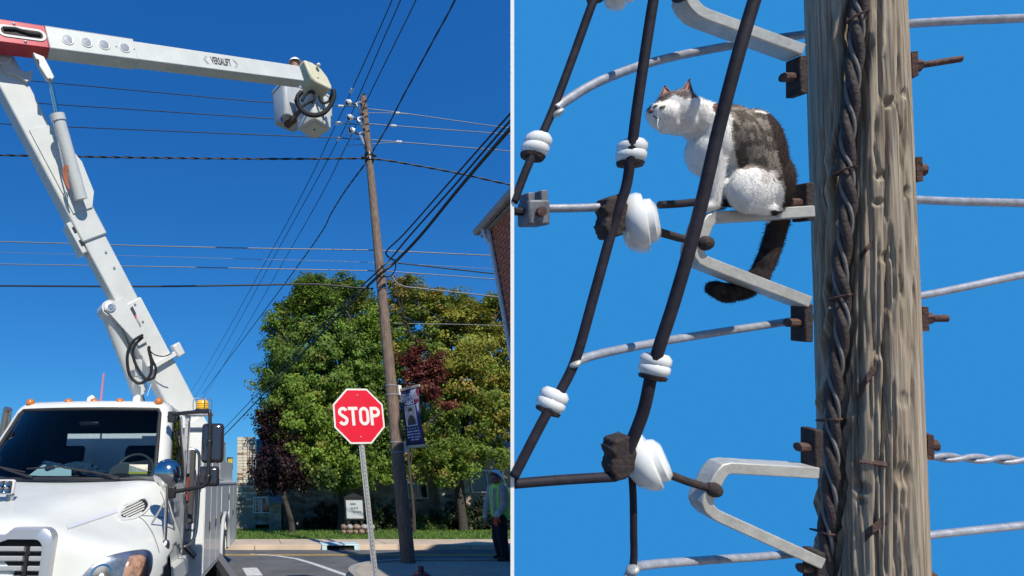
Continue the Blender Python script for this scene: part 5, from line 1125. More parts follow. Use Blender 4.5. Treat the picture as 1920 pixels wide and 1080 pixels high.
for row in range(2):
    x = n0 - .25
    while x < n1 + .25:
        w = random.uniform(.18, .32); MB().ell(V(x + w / 2, nY + .05, gzn + .10 + row * .16), V(w / 2, 0, 0), V(0, .22, 0), V(0, 0, .11), 10, 6).build('base_stone', stones[random.choice((5, 5, 2))], nbd); x += w * .95  # only the darker stone kinds: tree shade over the base put into the colour
# yellow traffic signal glimpsed past the truck
sg = PT(431, 869, 15.5)
sig = thing('traffic_signal', (sg.x + .0, sg.y, gz(sg.y)), 'yellow-cased traffic signal showing just past the back of the truck', 'traffic light')
MB().obox(sg, V(.09, 0, 0), V(0, .08, 0), V(0, 0, .18)).build('housing', black_pl, sig, 40, .02); MB().obox(sg + V(.015, -.085, 0), V(.07, 0, 0), V(0, .006, 0), V(0, 0, .13)).build('face', mat('signal_yellow', (.55, .38, .02), .5), sig, 40, .01)
MB().cyl(V(sg.x, sg.y, gz(sg.y) - .1), sg - V(0, 0, .18), .035, n=10).build('post', galv, sig)

# ================================================================== people
skin = mat('skin', (.42, .22, .16), .55, 0, .08, 20); skin_r = mat('skin_ruddy', (.36, .15, .11), .55, 0, .1, 20)
hivis = mat('hi_vis_green', (.46, .94, .13), .75, 0, .12, 14); shirt_m = mat('grey_shirt', (.42, .39, .40), .85, 0, .2, 12, .3, 50); navy_tr = mat('navy_trousers', (.014, .015, .022), .85, 0, .3, 14, .3, 50)
boot_m = mat('brown_boots', (.035, .022, .018), .7, 0, .2, 20); orange = mat('orange_glove', (.75, .10, .04), .7, 0, .15, 20); hat_w = mat('hat_white', (.84, .86, .88), .35, 0, .04, 8, coat=.3); refl = mat('reflective_tape', (.55, .60, .55), .4)
def hand(mb, w, d, n, s=1.0, curl=.5):
    """palm with four fingers and a thumb; w wrist, d pointing down the fingers, n the back of the hand"""
    d = d.normalized(); n = (n - d * n.dot(d)).normalized(); x = d.cross(n)
    mb.ell(w + d * .045 * s, x * .042 * s, d * .055 * s, n * .017 * s, 12, 8)
    for k, (o_, L_) in enumerate(((-.030, .068), (-.010, .078), (.010, .074), (.029, .058))):
        a = w + d * .09 * s + x * o_ * s; b = a + (d * math.cos(curl * .5) - n * math.sin(curl * .5)) * L_ * .5 * s; c = b + (d * math.cos(curl * 1.3) - n * math.sin(curl * 1.3)) * L_ * .5 * s
        mb.caps(a, .0095 * s, b, .0088 * s, 8); mb.caps(b, .0088 * s, c, .0075 * s, 8)
    a = w + d * .025 * s - x * .035 * s; b = a + (d * .7 - x * .7 - n * .2).normalized() * .04 * s; c = b + (d * .95 - n * .3).normalized() * .032 * s
    mb.caps(a, .012 * s, b, .0105 * s, 8); mb.caps(b, .0105 * s, c, .009 * s, 8)
def head(mb, c, fwd, up, r=.105):
    fwd = fwd.normalized(); up = (up - fwd * up.dot(fwd)).normalized(); sd = fwd.cross(up)
    mb.ell(c, sd * r * .74, fwd * r * .95, up * r * 1.12, 18, 12); mb.ell(c + fwd * r * .30 - up * r * .55, sd * r * .56, fwd * r * .62, up * r * .58, 14, 10)
    mb.caps(c + fwd * r * .92 + up * .1 * r, r * .10, c + fwd * r * 1.12 - up * r * .22, r * .15, 8); mb.ell(c + fwd * r * .78 - up * r * .98, sd * r * .3, fwd * r * .22, up * r * .2, 10, 6)
    mb.ell(c + fwd * r * .88 - up * r * .56, sd * r * .30, fwd * r * .10, up * r * .08, 10, 6)
    for s in (-1, 1): mb.ell(c + sd * (s * r * .74) - up * r * .08 - fwd * r * .05, sd * r * .09, fwd * r * .16, up * r * .24, 8, 6)
    return sd, fwd, up
def hardhat(c, fwd, up, r, m, parent):
    fwd = fwd.normalized(); up = (up - fwd * up.dot(fwd)).normalized(); sd = fwd.cross(up); rows = []
    for j in range(8):
        a = math.pi / 2 * j / 7; rows.append([c + up * (math.sin(a) * r * 1.0) + (sd * math.cos(b) * .95 + fwd * math.sin(b) * 1.12) * (math.cos(a) * r + .002) for b in [2 * math.pi * k / 28 for k in range(28)]])
    hat = MB().grid(rows, True).build('hard_hat', m, parent, 50)
    MB().grid([[c + (sd * math.cos(b) * .95 + fwd * math.sin(b) * 1.12) * r * 1.0 + up * .004 for b in [2 * math.pi * k / 28 for k in range(28)]], [c - up * .012 + (sd * math.cos(b) * .98 + fwd * (math.sin(b) * 1.14 + max(0, math.sin(b)) * .38)) * r * 1.08 for b in [2 * math.pi * k / 28 for k in range(28)]]], True).build('brim', m, hat, 50)
    MB().tube([c + up * (math.sin(a) * r * 1.01) + fwd * (math.cos(a) * 1.12 * r) for a in [math.pi * k / 14 for k in range(2, 13)]], .012, 6).build('ridge', m, hat); return hat
# --- ground worker, looking up at the boom
tW = 10.55
def W_(px, py, dt=0): return PT(px, py, tW + dt)
ft = W_(941, 1063); wk = thing('person', (ft.x, ft.y, .1), 'ground worker in white hard hat and green vest looking up, standing on the pavement corner', 'person')
hipL, hipR = W_(938, 968, -.09), W_(933, 966, .10); kneeL, kneeR = W_(943, 1014, -.08), W_(932, 1010, .10); ankL, ankR = W_(949, 1052, -.08), W_(941, 1050, .12)
ankL.z = max(ankL.z, .19); ankR.z = .19; che = W_(937, 925); neck = W_(934, 909); hd = W_(929, 896.5); shL, shR = W_(943, 916, -.17), W_(921, 916, .17)
elL, elR = W_(946, 945, -.22), W_(913, 945, .20); wrL, wrR = W_(931, 968, -.26), W_(910, 971, .18); fw = V(-.72, -.35, .62); upv = V(.55, .20, .8)
body = MB(); body.caps(W_(937, 965), .13, che, .15); body.caps(che, .14, neck, .06); body.caps(neck, .058, hd, .055); sd_, fw_, up_ = head(body, hd, fw, upv, .112)
for a, b, c, s in ((shL, elL, wrL, 1), (shR, elR, wrR, -1)): body.caps(a, .06, b, .045); body.caps(b, .045, c, .03)
for a, b, c in ((hipL, kneeL, ankL), (hipR, kneeR, ankR)): body.caps(a, .095, b, .065); body.caps(b, .06, c, .042)
hand(body, wrR, V(-.15, -.1, -1), V(-.6, -.7, 0), 1.0, .6); hand(body, wrL, V(-.35, -.1, -.9), V(-.5, -.8, 0), 1.0, .7)
blob('body', body, skin_r, wk, .011, 2)
tro = MB(); tro.caps(W_(937, 962), .155, W_(937, 970), .15)
for a, b, c in ((hipL, kneeL, ankL), (hipR, kneeR, ankR)): tro.caps(a, .125, b, .10); tro.caps(b, .098, c + V(0, 0, -.03), .085)
blob('trousers', tro, navy_tr, wk, .018, 3)
sh = MB(); sh.caps(W_(938, 966), .152, che, .178); sh.caps(che, .165, neck - (neck - che) * .12, .085); sh.caps(shL, .085, che, .12); sh.caps(shR, .085, che, .12)
for a, b, c in ((shL, elL, wrL), (shR, elR, wrR)): sh.caps(a, .082, b, .066); sh.caps(b, .066, c, .046)
blob('shirt', sh, shirt_m, wk, .016, 3)
ve = MB(); ve.caps(W_(938, 961), .185, che, .205); ve.caps(che, .195, neck - (neck - che) * .25, .125); ve.caps(W_(938, 917, -.09), .095, che, .15); ve.caps(W_(927, 917, .09), .095, che, .15)
vo_ = blob('vest', ve, hivis, wk, .016, 3)
# open vest front: a strip of the shirt shows between two reflective tapes
fr = V(-.80, -.58, 0).normalized(); sdw = V(-fr.y, fr.x, 0)
def torso_front(py, off_, lift): c_ = W_(937, py); return c_ + fr * (.206 + lift) + sdw * off_
MB().grid([[torso_front(p, -.03, .0), torso_front(p, 0, .006), torso_front(p, .03, .0)] for p in (915, 925, 940, 955, 964)]).build('shirt_front', shirt_m, vo_)
for s in (-1, 1): MB().grid([[torso_front(p, s * .09 - .012, -.004), torso_front(p, s * .09 + .012, -.004)] for p in (918, 928, 940, 955)]).build('tape', refl, vo_)
for a, b, s in ((ankL, W_(936, 1060, -.10), 0), (ankR, W_(927, 1058, .10), 0)):
    bt2 = MB(); t_ = V(a.x - .17, a.y - .09, .145); bt2.caps(a + V(0, 0, .06), .058, V(a.x, a.y, .17), .055); bt2.caps(V(a.x, a.y, .155), .052, t_, .045); bt2.box(a.x - .20, a.x + .06, a.y - .10, a.y + .04, .102, .118)
    blob('boot', bt2, boot_m, wk, .012, 2)
hardhat(hd + up_ * .045, fw_, up_, .118, hat_w, wk)
MB().tube([hd + fw_ * .105 + up_ * .012 + sd_ * s + fw_ * (-.3 * abs(s)) for s in (-.085, -.06, -.03, 0, .03, .06, .085)], .015, 8).build('safety_glasses', black_pl, wk)
gl = MB(); hand(gl, wrL, V(-.35, -.1, -.9), V(-.5, -.8, 0), 1.16, .7); gl.caps(wrL, .04, wrL + (elL - wrL) * .12, .045); blob('glove', gl, orange, wk, .009, 1)
gl = MB(); gl.caps(wrL + (elL - wrL) * .10, .052, wrL + (elL - wrL) * .24, .056); gl.caps(wrR + (elR - wrR) * .04, .045, wrR + (elR - wrR) * .2, .052); blob('cuffs', gl, refl, wk, .012, 1)
# --- lineman standing in the grey bucket
tB = 12.95
def Bk(px, py, dt=0): return PT(px, py, tB + dt)
fz = bc1 - V(0, 0, .43); lw_ = thing('person', fz, 'lineman in white hard hat standing in the raised grey bucket behind the boom', 'person')
hd2 = Bk(552, 119); nk2 = hd2 - V(0, 0, .18); ch2 = V((nk2.x + bc1.x) / 2, (nk2.y + bc1.y) / 2, nk2.z - .22); hp2 = V(bc1.x, bc1.y, fz.z + .92)
bd2 = MB(); bd2.caps(hp2, .13, ch2, .15); bd2.caps(ch2, .14, nk2, .065); bd2.caps(nk2, .055, hd2, .055); s2_, f2_, u2_ = head(bd2, hd2, V(.7, -.2, -.1), V(0, 0, 1), .11)
s1, s3 = ch2 + V(-.20, -.05, .12), ch2 + V(.20, .05, .12); e1_, h1_ = Bk(533, 170, .05), Bk(524, 176); e3, h3 = s3 + V(.16, .0, -.28), s3 + V(.1, -.15, -.50)
for a, b, c in ((s1, e1_, h1_), (s3, e3, h3)): bd2.caps(a, .065, b, .05); bd2.caps(b, .05, c, .035)
for s in (-1, 1): bd2.caps(hp2 + V(s * .09, 0, 0), .09, fz + V(s * .10, 0, .48), .065); bd2.caps(fz + V(s * .10, 0, .48), .065, fz + V(s * .10, 0, .06), .05)
hand(bd2, h1_, V(-.3, -.2, .9), V(0, -1, 0), 1.1, .5); hand(bd2, h3, V(0, -.3, -.9), V(1, 0, 0), 1.0, .5)
blob('body', bd2, skin, lw_, .014, 2)
j2 = MB(); j2.caps(hp2, .16, ch2, .18); j2.caps(ch2, .17, nk2 - V(0, 0, .04), .09); j2.caps(s1, .085, ch2, .12); j2.caps(s3, .085, ch2, .12)
for a, b, c in ((s1, e1_, h1_), (s3, e3, h3)): j2.caps(a, .085, b, .068); j2.caps(b, .068, c - (c - b) * .25, .05)
blob('jacket', j2, mat('lineman_jacket', (.45, .16, .06), .8, 0, .2, 14), lw_, .02, 2)
l2 = MB()
for s in (-1, 1): l2.caps(hp2 + V(s * .09, 0, 0), .12, fz + V(s * .10, 0, .48), .09); l2.caps(fz + V(s * .10, 0, .48), .09, fz + V(s * .10, 0, .12), .075)
blob('trousers', l2, navy_tr, lw_, .02, 2)
for s in (-1, 1): bt2 = MB(); a = fz + V(s * .10, 0, .09); bt2.caps(a, .058, a + V(0, -.14, -.03), .048); blob('boot', bt2, boot_m, lw_, .014, 1)
hardhat(hd2 + V(0, 0, .04), f2_, u2_, .125, hat_w, lw_)
# ================================================================== close-up: weathered pole, brackets, wires and the cat
TPo = 1.85
R_ = PT
pole2_m = bpy.data.materials.new('weathered_wood'); pole2_m.use_nodes = True; nt = pole2_m.node_tree; b_ = nt.nodes['Principled BSDF']; b_.inputs['Roughness'].default_value = .92; b_.inputs['Specular IOR Level'].default_value = .2
tc = nt.nodes.new('ShaderNodeTexCoord'); at = nt.nodes.new('ShaderNodeAttribute'); at.attribute_name = 'grain'
n1 = nt.nodes.new('ShaderNodeTexNoise'); n1.inputs['Scale'].default_value = 1; n1.inputs['Detail'].default_value = 10; n1.inputs['Roughness'].default_value = .7; nt.links.new(at.outputs['Vector'], n1.inputs['Vector'])
rp = nt.nodes.new('ShaderNodeValToRGB'); rp.color_ramp.elements[0].position = .30; rp.color_ramp.elements[0].color = (.085, .066, .054, 1); rp.color_ramp.elements[1].position = .66; rp.color_ramp.elements[1].color = (.55, .475, .375, 1); e_ = rp.color_ramp.elements.new(.48); e_.color = (.34, .27, .195, 1)
nt.links.new(n1.outputs['Fac'], rp.inputs[0]); nt.links.new(rp.outputs[0], b_.inputs['Base Color']); bp = nt.nodes.new('ShaderNodeBump'); bp.inputs['Strength'].default_value = .55; bp.inputs['Distance'].default_value = .006; nt.links.new(n1.outputs['Fac'], bp.inputs['Height']); nt.links.new(bp.outputs[0], b_.inputs['Normal'])
aT, aB = R_(1594, -180, TPo), R_(1644, 1260, TPo); ax2 = (aB - aT).normalized(); Lvis = (aB - aT).length
Lall = (aT.z - .05) / -ax2.z
def xc(py): return 1594 + 50 * (py + 180) / 1440
def hw(py): return 96 + 9 * py / 1080
def rad(py):
    c = xc(py); th0 = math.atan((c - hw(py) - CX) / FOC); th1 = math.atan((c + hw(py) - CX) / FOC); D = TPo / math.cos((th0 + th1) / 2); return D * math.sin((th1 - th0) / 2)
r_lo, r_hi = rad(0), rad(1080)
mid_ = R_(1617, 540, TPo); e1 = (CAM - mid_); e1 = (e1 - ax2 * e1.dot(ax2)).normalized(); e2 = ax2.cross(e1); e2 = e2 if e2.x > 0 else -e2
NS, NP = 720, 260
s_py = np.concatenate([np.linspace(-180, 1260, NS), np.linspace(1262, -180 + 1440 * Lall / Lvis, 40)]); phi = np.linspace(-np.pi, np.pi, NP, endpoint=False)
rr_ = np.interp(s_py, [0, 1080], [r_lo, r_hi])
def vnoise(ns, npz, seed):
    g_ = np.random.default_rng(seed).random((ns + 2, npz)); u = np.linspace(0, ns, len(s_py)); i = u.astype(int); f = u - i; w = (phi + np.pi) / (2 * np.pi) * npz; j = w.astype(int) % npz; k = (j + 1) % npz; q = w - np.floor(w); f = (f * f * (3 - 2 * f))[:, None]; q = (q * q * (3 - 2 * q))[None]
    return (g_[i][:, j] * (1 - q) + g_[i][:, k] * q) * (1 - f) + (g_[i + 1][:, j] * (1 - q) + g_[i + 1][:, k] * q) * f - .5
A_ = phi[None] * rr_[:, None] * 960 / TPo                # arc position in survey units
SP = s_py[:, None]
disp = vnoise(4, 110, 1) * .0026 + vnoise(14, 230, 2) * .0014 + vnoise(4, 9, 3) * .006
def arcpos(px, py): return math.asin(max(-.98, min(.98, (px - xc(py)) / hw(py)))) * float(np.interp(py, [0, 1080], [r_lo, r_hi])) * 960 / TPo
def groove(pts, w, d, ridge=0):
    global disp
    py = [p[1] for p in pts]; aa = [arcpos(*p) for p in pts]; cen = np.interp(s_py, py, aa)[:, None]; inside = np.clip(np.minimum(SP - py[0], py[-1] - SP) / 25 + 1, 0, 1); q = A_ - cen
    disp = disp - d * inside * np.exp(-(q / w) ** 2)
    if ridge: disp = disp + ridge * inside * np.exp(-((q + w * 1.9) / (w * .8)) ** 2)
groove([(1606, -180), (1608, 0), (1603, 90), (1596, 190), (1586, 290), (1590, 390), (1577, 500), (1580, 600), (1566, 700), (1560, 800), (1560, 900), (1550, 1000), (1545, 1100), (1540, 1260)], 12, .034, .006)
for (x1, y1), (x0, y0) in (((1625, -60), (1585, 80)), ((1628, 110), (1570, 300)), ((1612, 240), (1566, 360)), ((1610, 400), (1560, 560)), ((1600, 500), (1556, 640)), ((1598, 600), (1548, 760)), ((1592, 700), (1545, 850)), ((1584, 800), (1540, 960)), ((1578, 900), (1536, 1060)), ((1572, 1000), (1534, 1150))):
    groove([(x1, y1), ((x0 + x1) / 2 + 4, (y0 + y1) / 2), (x0, y0)], 6.5, .020, .013)
for x0, y0, y1, d in ((1640, -50, 260, .006), (1660, 90, 300, .005), (1655, 420, 760, .006), (1625, 330, 620, .008), (1690, 300, 640, .004), (1665, 880, 1150, .008), (1640, 960, 1200, .010), (1690, 900, 1200, .007), (1545, 60, 400, .006), (1700, 650, 1000, .005), (1610, 1000, 1250, .009)): groove([(x0, y0), (x0 + 8, (y0 + y1) / 2), (x0 + 4, y1)], 4, d)
_r = random.Random(21)
for _ in range(110):                          # fine drying cracks
    x0 = _r.uniform(1525, 1720); y0 = _r.uniform(-150, 1150); L0 = _r.uniform(60, 330); groove([(x0, y0), (x0 + _r.uniform(-4, 5), y0 + L0 / 2), (x0 + _r.uniform(-5, 8), y0 + L0)], _r.uniform(1.4, 2.2), _r.uniform(.006, .014))
for px, py, w, h, d in ((1665, 213, 7, 9, .018), (1650, 340, 7, 8, .014), (1645, 387, 6, 7, .012), (1696, 372, 5, 10, .01), (1661, 485, 7, 10, .012), (1652, 650, 8, 14, .012), (1603, 750, 9, 20, .022), (1689, 735, 7, 14, .008), (1692, 868, 12, 20, .014), (1614, 900, 9, 11, .022), (1613, 925, 6, 7, .014), (1585, 385, 10, 8, .01), (1690, 200, 6, 9, .01)):
    q = np.sqrt(((A_ - arcpos(px, py)) / w) ** 2 + ((SP - py) / h) ** 2); disp -= d * np.exp(-q ** 4)
RR = rr_[:, None] + disp
step = (Lvis / 1440)
base_pts = np.array([list(aT + ax2 * (step * (p + 180))) for p in s_py])
E1, E2 = np.array(e1), np.array(e2)
Vv = base_pts[:, None, :] + RR[..., None] * (np.cos(phi)[None, :, None] * E1 + np.sin(phi)[None, :, None] * E2)
ns_ = len(s_py); idx = np.arange(ns_ * NP).reshape(ns_, NP); fq = np.stack([idx[1:], np.roll(idx, -1, 1)[1:], np.roll(idx, -1, 1)[:-1], idx[:-1]], -1).reshape(-1, 4)
gp0 = aB + ax2 * (Lall - Lvis)
wpole = thing('weathered_pole', (gp0.x, gp0.y, .1), 'close weathered grey-brown wooden pole with a twisting split, right behind the cat', 'pole')
me = bpy.data.meshes.new('shaft'); me.from_pydata(Vv.reshape(-1, 3).tolist(), [], fq.tolist()); me.update()
ga = me.attributes.new('grain', 'FLOAT_VECTOR', 'POINT'); gv = np.stack([np.cos(phi)[None] * 19 + 0 * SP, np.sin(phi)[None] * 19 + 0 * SP, SP * .0045 + 0 * A_], -1); ga.data.foreach_set('vector', gv.astype(np.float32).ravel())
link('shaft', me, pole2_m, wpole, 180)
MB().cyl(aT - ax2 * .01, aT + ax2 * .02, r_lo * .98, n=40).build('pole_top', pole2_m, wpole)
def on_pole(px, py, lift=0.0):
    ph = math.asin(max(-1, min(1, (px - xc(py)) / hw(py)))); c = aT + ax2 * (step * (py + 180)); r = float(np.interp(py, [0, 1080], [r_lo, r_hi])) + lift
    return c + e1 * (r * math.cos(ph)) + e2 * (r * math.sin(ph)), (e1 * math.cos(ph) + e2 * math.sin(ph))
dkwood = mat('dark_splinter', (.085, .050, .042), .85, 0, .35, 30, .4, 60)
for (x0, y0), (x1, y1), w in (((1606, 722), (1652, 662), .040), ((1612, 985), (1668, 935), .045), ((1612, 478), (1640, 450), .024)):
    p, n = on_pole(x0, y0, -.012); q, n2 = on_pole(x1, y1, -.012); m_ = (p + q) / 2 + n * .026
    MB().add([p, q, q + ax2 * w * .8, p + ax2 * w, m_, m_ + ax2 * w * .7], [(0, 1, 4), (0, 4, 5, 3), (4, 1, 2, 5), (3, 5, 2), (0, 3, 2, 1)]).build('splinter', dkwood, wpole, 20)
# the dark twisted ground cable stapled into the split
tw = mat('twisted_cable', (.060, .044, .040), .7, 0, .4, 40, .3, 90); tw2 = mat('twisted_strand', (.20, .18, .17), .7, 0, .3, 40)
path = [(1618, -170), (1612, 0), (1606, 90), (1598, 190), (1588, 290), (1592, 390), (1578, 500), (1582, 600), (1568, 700), (1562, 800), (1562, 900), (1552, 1000), (1547, 1100), (1542, 1250)]
yy = [p[1] for p in path]; xx = [p[0] for p in path]
for ph0, m_, am, rr0 in ((0, tw, 8.5, .0125), (math.pi, tw, 8.5, .0125), (math.pi / 2, tw2, 11, .0055), (3 * math.pi / 2, tw2, 11, .0055)):
    pts = []
    for i in range(300):
        py = -160 + i * 4.7; th_ = py / 27.0 + ph0; px = float(np.interp(py, yy, xx)) + am * math.sin(th_); pts.append(on_pole(px, py, .006 + .009 * math.cos(th_))[0])
    MB().tube(pts, rr0, 8).build('ground_cable' if m_ is tw else 'cable_strand', m_, wpole, 180)
for py in (60, 330, 560, 790, 1010):
    px = float(np.interp(py, yy, xx)); p, n = on_pole(px - 16, py, .0); q, n2 = on_pole(px + 16, py - 10, .0); MB().tube([p, p + n * .028, (p + q) / 2 + n * .034, q + n2 * .028, q], .004, 6).build('staple', rust, wpole)
p, n = on_pole(1612, 846, -.004); q, n2 = on_pole(1660, 846, -.004); MB().add([p, q, q + ax2 * .012 + n2 * .012, p + ax2 * .012 + n * .012, p + ax2 * .02, q + ax2 * .02], [(0, 1, 2, 3), (3, 2, 5, 4), (0, 3, 4), (1, 5, 2), (0, 4, 5, 1)]).build('scar_lip', dkwood, wpole, 20)
# through bolts on the sunny side
for px, py, L_, r_ in ((1694, 142, .125, .011), (1706, 330, .032, .022), (1718, 597, .070, .013), (1732, 825, .035, .020), (1738, 1075, .03, .018)):
    c = aT + ax2 * (step * (py + 180)); rr0 = float(np.interp(py, [0, 1080], [r_lo, r_hi])); bd_ = (e2 * .93 - e1 * .35).normalized()
    bo = MB().cyl(c + bd_ * (rr0 - .03), c + bd_ * (rr0 + L_), r_, n=12).build('bolt', rust, wpole)
    MB().obox(c + bd_ * (rr0 + .006), bd_ * .007, ax2 * .042, bd_.cross(ax2).normalized() * .036).build('washer', rust, bo); MB().cyl(c + bd_ * (rr0 + .012), c + bd_ * (rr0 + .034), .021, n=6).build('nut', rust, bo)

# ---- brackets
plate_m = mat('dark_plate', (.045, .032, .030), .8, .2, .4, 40, .3, 80)
brk_m = mat('bracket_steel', (.50, .49, .45), .5, .35, .16, 22, .1, 60)
def bracket(label, path, plates, t=1.80, h=.040):
    root = R_(*plates[0], t); th = thing('steel_bracket', root, label, 'bracket', 'steel standoff brackets on the weathered pole'); pts = [R_(a, b, t) for a, b in path]
    mb = MB(); n = len(pts); rows = []
    for i, p in enumerate(pts):
        if i == 0: d = (pts[1] - p).normalized(); m_ = CF.cross(d).normalized(); sc_ = 1
        elif i == n - 1: d = (p - pts[i - 1]).normalized(); m_ = CF.cross(d).normalized(); sc_ = 1
        else:
            d0 = (p - pts[i - 1]).normalized(); d1 = (pts[i + 1] - p).normalized(); m0, m1 = CF.cross(d0).normalized(), CF.cross(d1).normalized(); m_ = (m0 + m1).normalized(); sc_ = min(1.6, 1 / max(.5, m_.dot(m0)))
        rows.append([p + m_ * (a * h / 2 * sc_) + CF * (b * .030) for a, b in ((-1, -1), (1, -1), (1, 1), (-1, 1))])
    mb.grid(rows, True); mb.f += [(3, 2, 1, 0), tuple((n - 1) * 4 + k for k in range(4))]
    mb.build('strap_arm', brk_m, th, 30, .004)
    for a, b in plates:
        p = R_(a, b, t); MB().obox(p, V(.014, 0, 0) * 1.0, CU * .066, CF * .026).build('mount_plate', plate_m, th, 30, .004); MB().cyl(p - V(.05, 0, 0), p + V(.02, 0, 0), .016, n=8).build('mount_bolt', rust, th)
    return th
def smooth_corner(path, k=.18):
    out = [path[0]]
    for i in range(1, len(path) - 1):
        p, c, q = map(Vector, (path[i - 1], path[i], path[i + 1])); a = c + (p - c).normalized() * min(14, (p - c).length * .4); b = c + (q - c).normalized() * min(14, (q - c).length * .4)
        out += [tuple(a), tuple(a * .25 + c * .5 + b * .25), tuple(b)]
    return out + [path[-1]]
bracket('topmost steel bracket above the cat, cut off by the picture top', smooth_corner([(1500, -75), (1320, -85), (1278, 2), (1300, 30), (1492, 100)]), [(1496, -75), (1494, 145)])
bracket('middle steel bracket the cat sits on', smooth_corner([(1512, 398), (1318, 410), (1296, 470), (1302, 488), (1504, 566)]), [(1506, 380), (1503, 605)])
bracket('lower steel bracket below the hanging tail', smooth_corner([(1520, 882), (1345, 872), (1310, 938), (1326, 958), (1528, 1050)]), [(1522, 838), (1526, 1065)])

# ---- wires of the close-up
GC = 'wires of the close-up around the cat'
wdark = mat('old_black_wire', (.022, .019, .027), .65, 0, .4, 25, .06, 45, spec=.25); wgrey = mat('old_grey_wire', (.34, .35, .39), .5, .3, .28, 26, .08, 70)
def cwire(pts, r, m, label, name='wire', k=8): return tag(MB().tube(catmull([R_(*p) for p in pts], k), r, 10).build(name, m, None, 180), label, 'wire', GC)
cwire([(1180, -170, 1.66), (1115, -5, 1.68), (1075, 105, 1.70), (1040, 198, 1.71), (1022, 240, 1.71), (1000, 288, 1.71), (984, 325, 1.71), (963, 380, 1.71)], .0135, wdark, 'leftmost dark wire slanting down past the white spool to the board')
cwire([(1042, 205, 1.705), (1060, 190, 1.72), (1130, 150, 1.78), (1240, 112, 1.88), (1380, 84, 1.98), (1500, 66, 2.03), (1600, 54, 2.05), (1700, 45, 2.05), (1800, 39, 2.05), (1925, 34, 2.05), (2250, 20, 2.05)], .0165, wgrey, 'grey wire curving from the leftmost wire over the cat and behind the pole')
cwire([(1255, -170, 1.62), (1226, -5, 1.64), (1208, 110, 1.65), (1192, 220, 1.66), (1182, 300, 1.67), (1174, 350, 1.68), (1160, 392, 1.69), (1143, 448, 1.70), (1112, 560, 1.70), (1080, 672, 1.70), (1050, 735, 1.70), (1020, 785, 1.70), (963, 895, 1.70)], .0150, wdark, 'dark wire passing left of the cat face and through the tall insulator clamp')
cwire([(1470, -170, 1.55), (1416, -5, 1.57), (1382, 110, 1.58), (1348, 240, 1.60), (1318, 370, 1.61), (1292, 470, 1.62), (1262, 572, 1.63), (1238, 645, 1.64), (1222, 700, 1.66), (1205, 775, 1.68), (1172, 858, 1.71)], .0170, wdark, 'thick dark wire crossing in front of the cat chest')
cwire([(1184, 885, 1.74), (1187, 930, 1.74), (1188, 1000, 1.74), (1187, 1060, 1.74), (1170, 1120, 1.74)], .0105, wdark, 'thin dark wire hanging straight down from the lower insulator clamp')
cwire([(1025, 391, 1.74), (1085, 390, 1.735), (1140, 388, 1.73)], .0145, wgrey, 'short grey wire from the dead-end clamp to the tall insulator')
cwire([(1074, 684, 1.71), (1095, 672, 1.72), (1160, 656, 1.78), (1290, 632, 1.90), (1490, 601, 2.02), (1620, 577, 2.05), (1720, 556, 2.05), (1800, 540, 2.05), (1925, 514, 2.05), (2250, 450, 2.05)], .0150, wgrey, 'grey wire branching under the cat and passing behind the pole')
cwire([(963, 907, 1.73), (1050, 900, 1.72), (1150, 894, 1.72)], .0170, wdark, 'dark wire from the board to the lower insulator clamp')
cwire([(1172, 1105, 1.72), (1186, 1070, 1.74), (1215, 1059, 1.80), (1330, 1050, 1.90), (1470, 1040, 2.0), (1640, 1020, 2.05), (1740, 1004, 2.05), (1830, 994, 2.05), (1925, 984, 2.05), (2250, 950, 2.05)], .0145, wgrey, 'lowest grey wire passing behind the pole foot end')
cwire([(1640, 370, 2.0), (1705, 374, 2.0), (1800, 378, 2.0), (1925, 381, 2.0), (2250, 389, 2.0)], .0165, wgrey, 'straight grey wire leaving the pole right at the cat height')
for ph, lab in ((0, 'first strand of the twisted pair'), (math.pi, 'second strand of the twisted pair')):
    cwire([(1640 + 9.6 * i, 853 + .35 * i + 5 * math.sin(i * .55 + ph), 2.0 + .012 * math.cos(i * .55 + ph)) for i in range(66)], .0095, wgrey, lab + ' leaving the pole right below the cat', 'wire', 2)
cwire([(1238, 384, 1.74), (1275, 382, 1.76), (1330, 378, 1.79), (1400, 386, 1.84)], .0135, wdark, 'dark rod behind the thick wire at the cat front paws', 'rod')
# ---- spools, insulators, clamps
def spool(label, px, py, t, tilt):
    c = R_(px, py, t + .03); d = (CU * math.cos(tilt) + CR * math.sin(tilt)); th = thing('spool_insulator', c - d * .04, label, 'insulator', 'white spool insulators in the close-up')
    MB().lathe([(.014, -.036), (.034, -.034), (.043, -.022), (.043, -.006), (.039, 0), (.043, .008), (.042, .024), (.032, .037), (.012, .040)], c, d, 24).build('porcelain', porcelain, th); MB().lathe([(.018, -.052), (.036, -.048), (.040, -.036), (.022, -.033)], c, d, 16).build('shackle', plate_m, th)
    
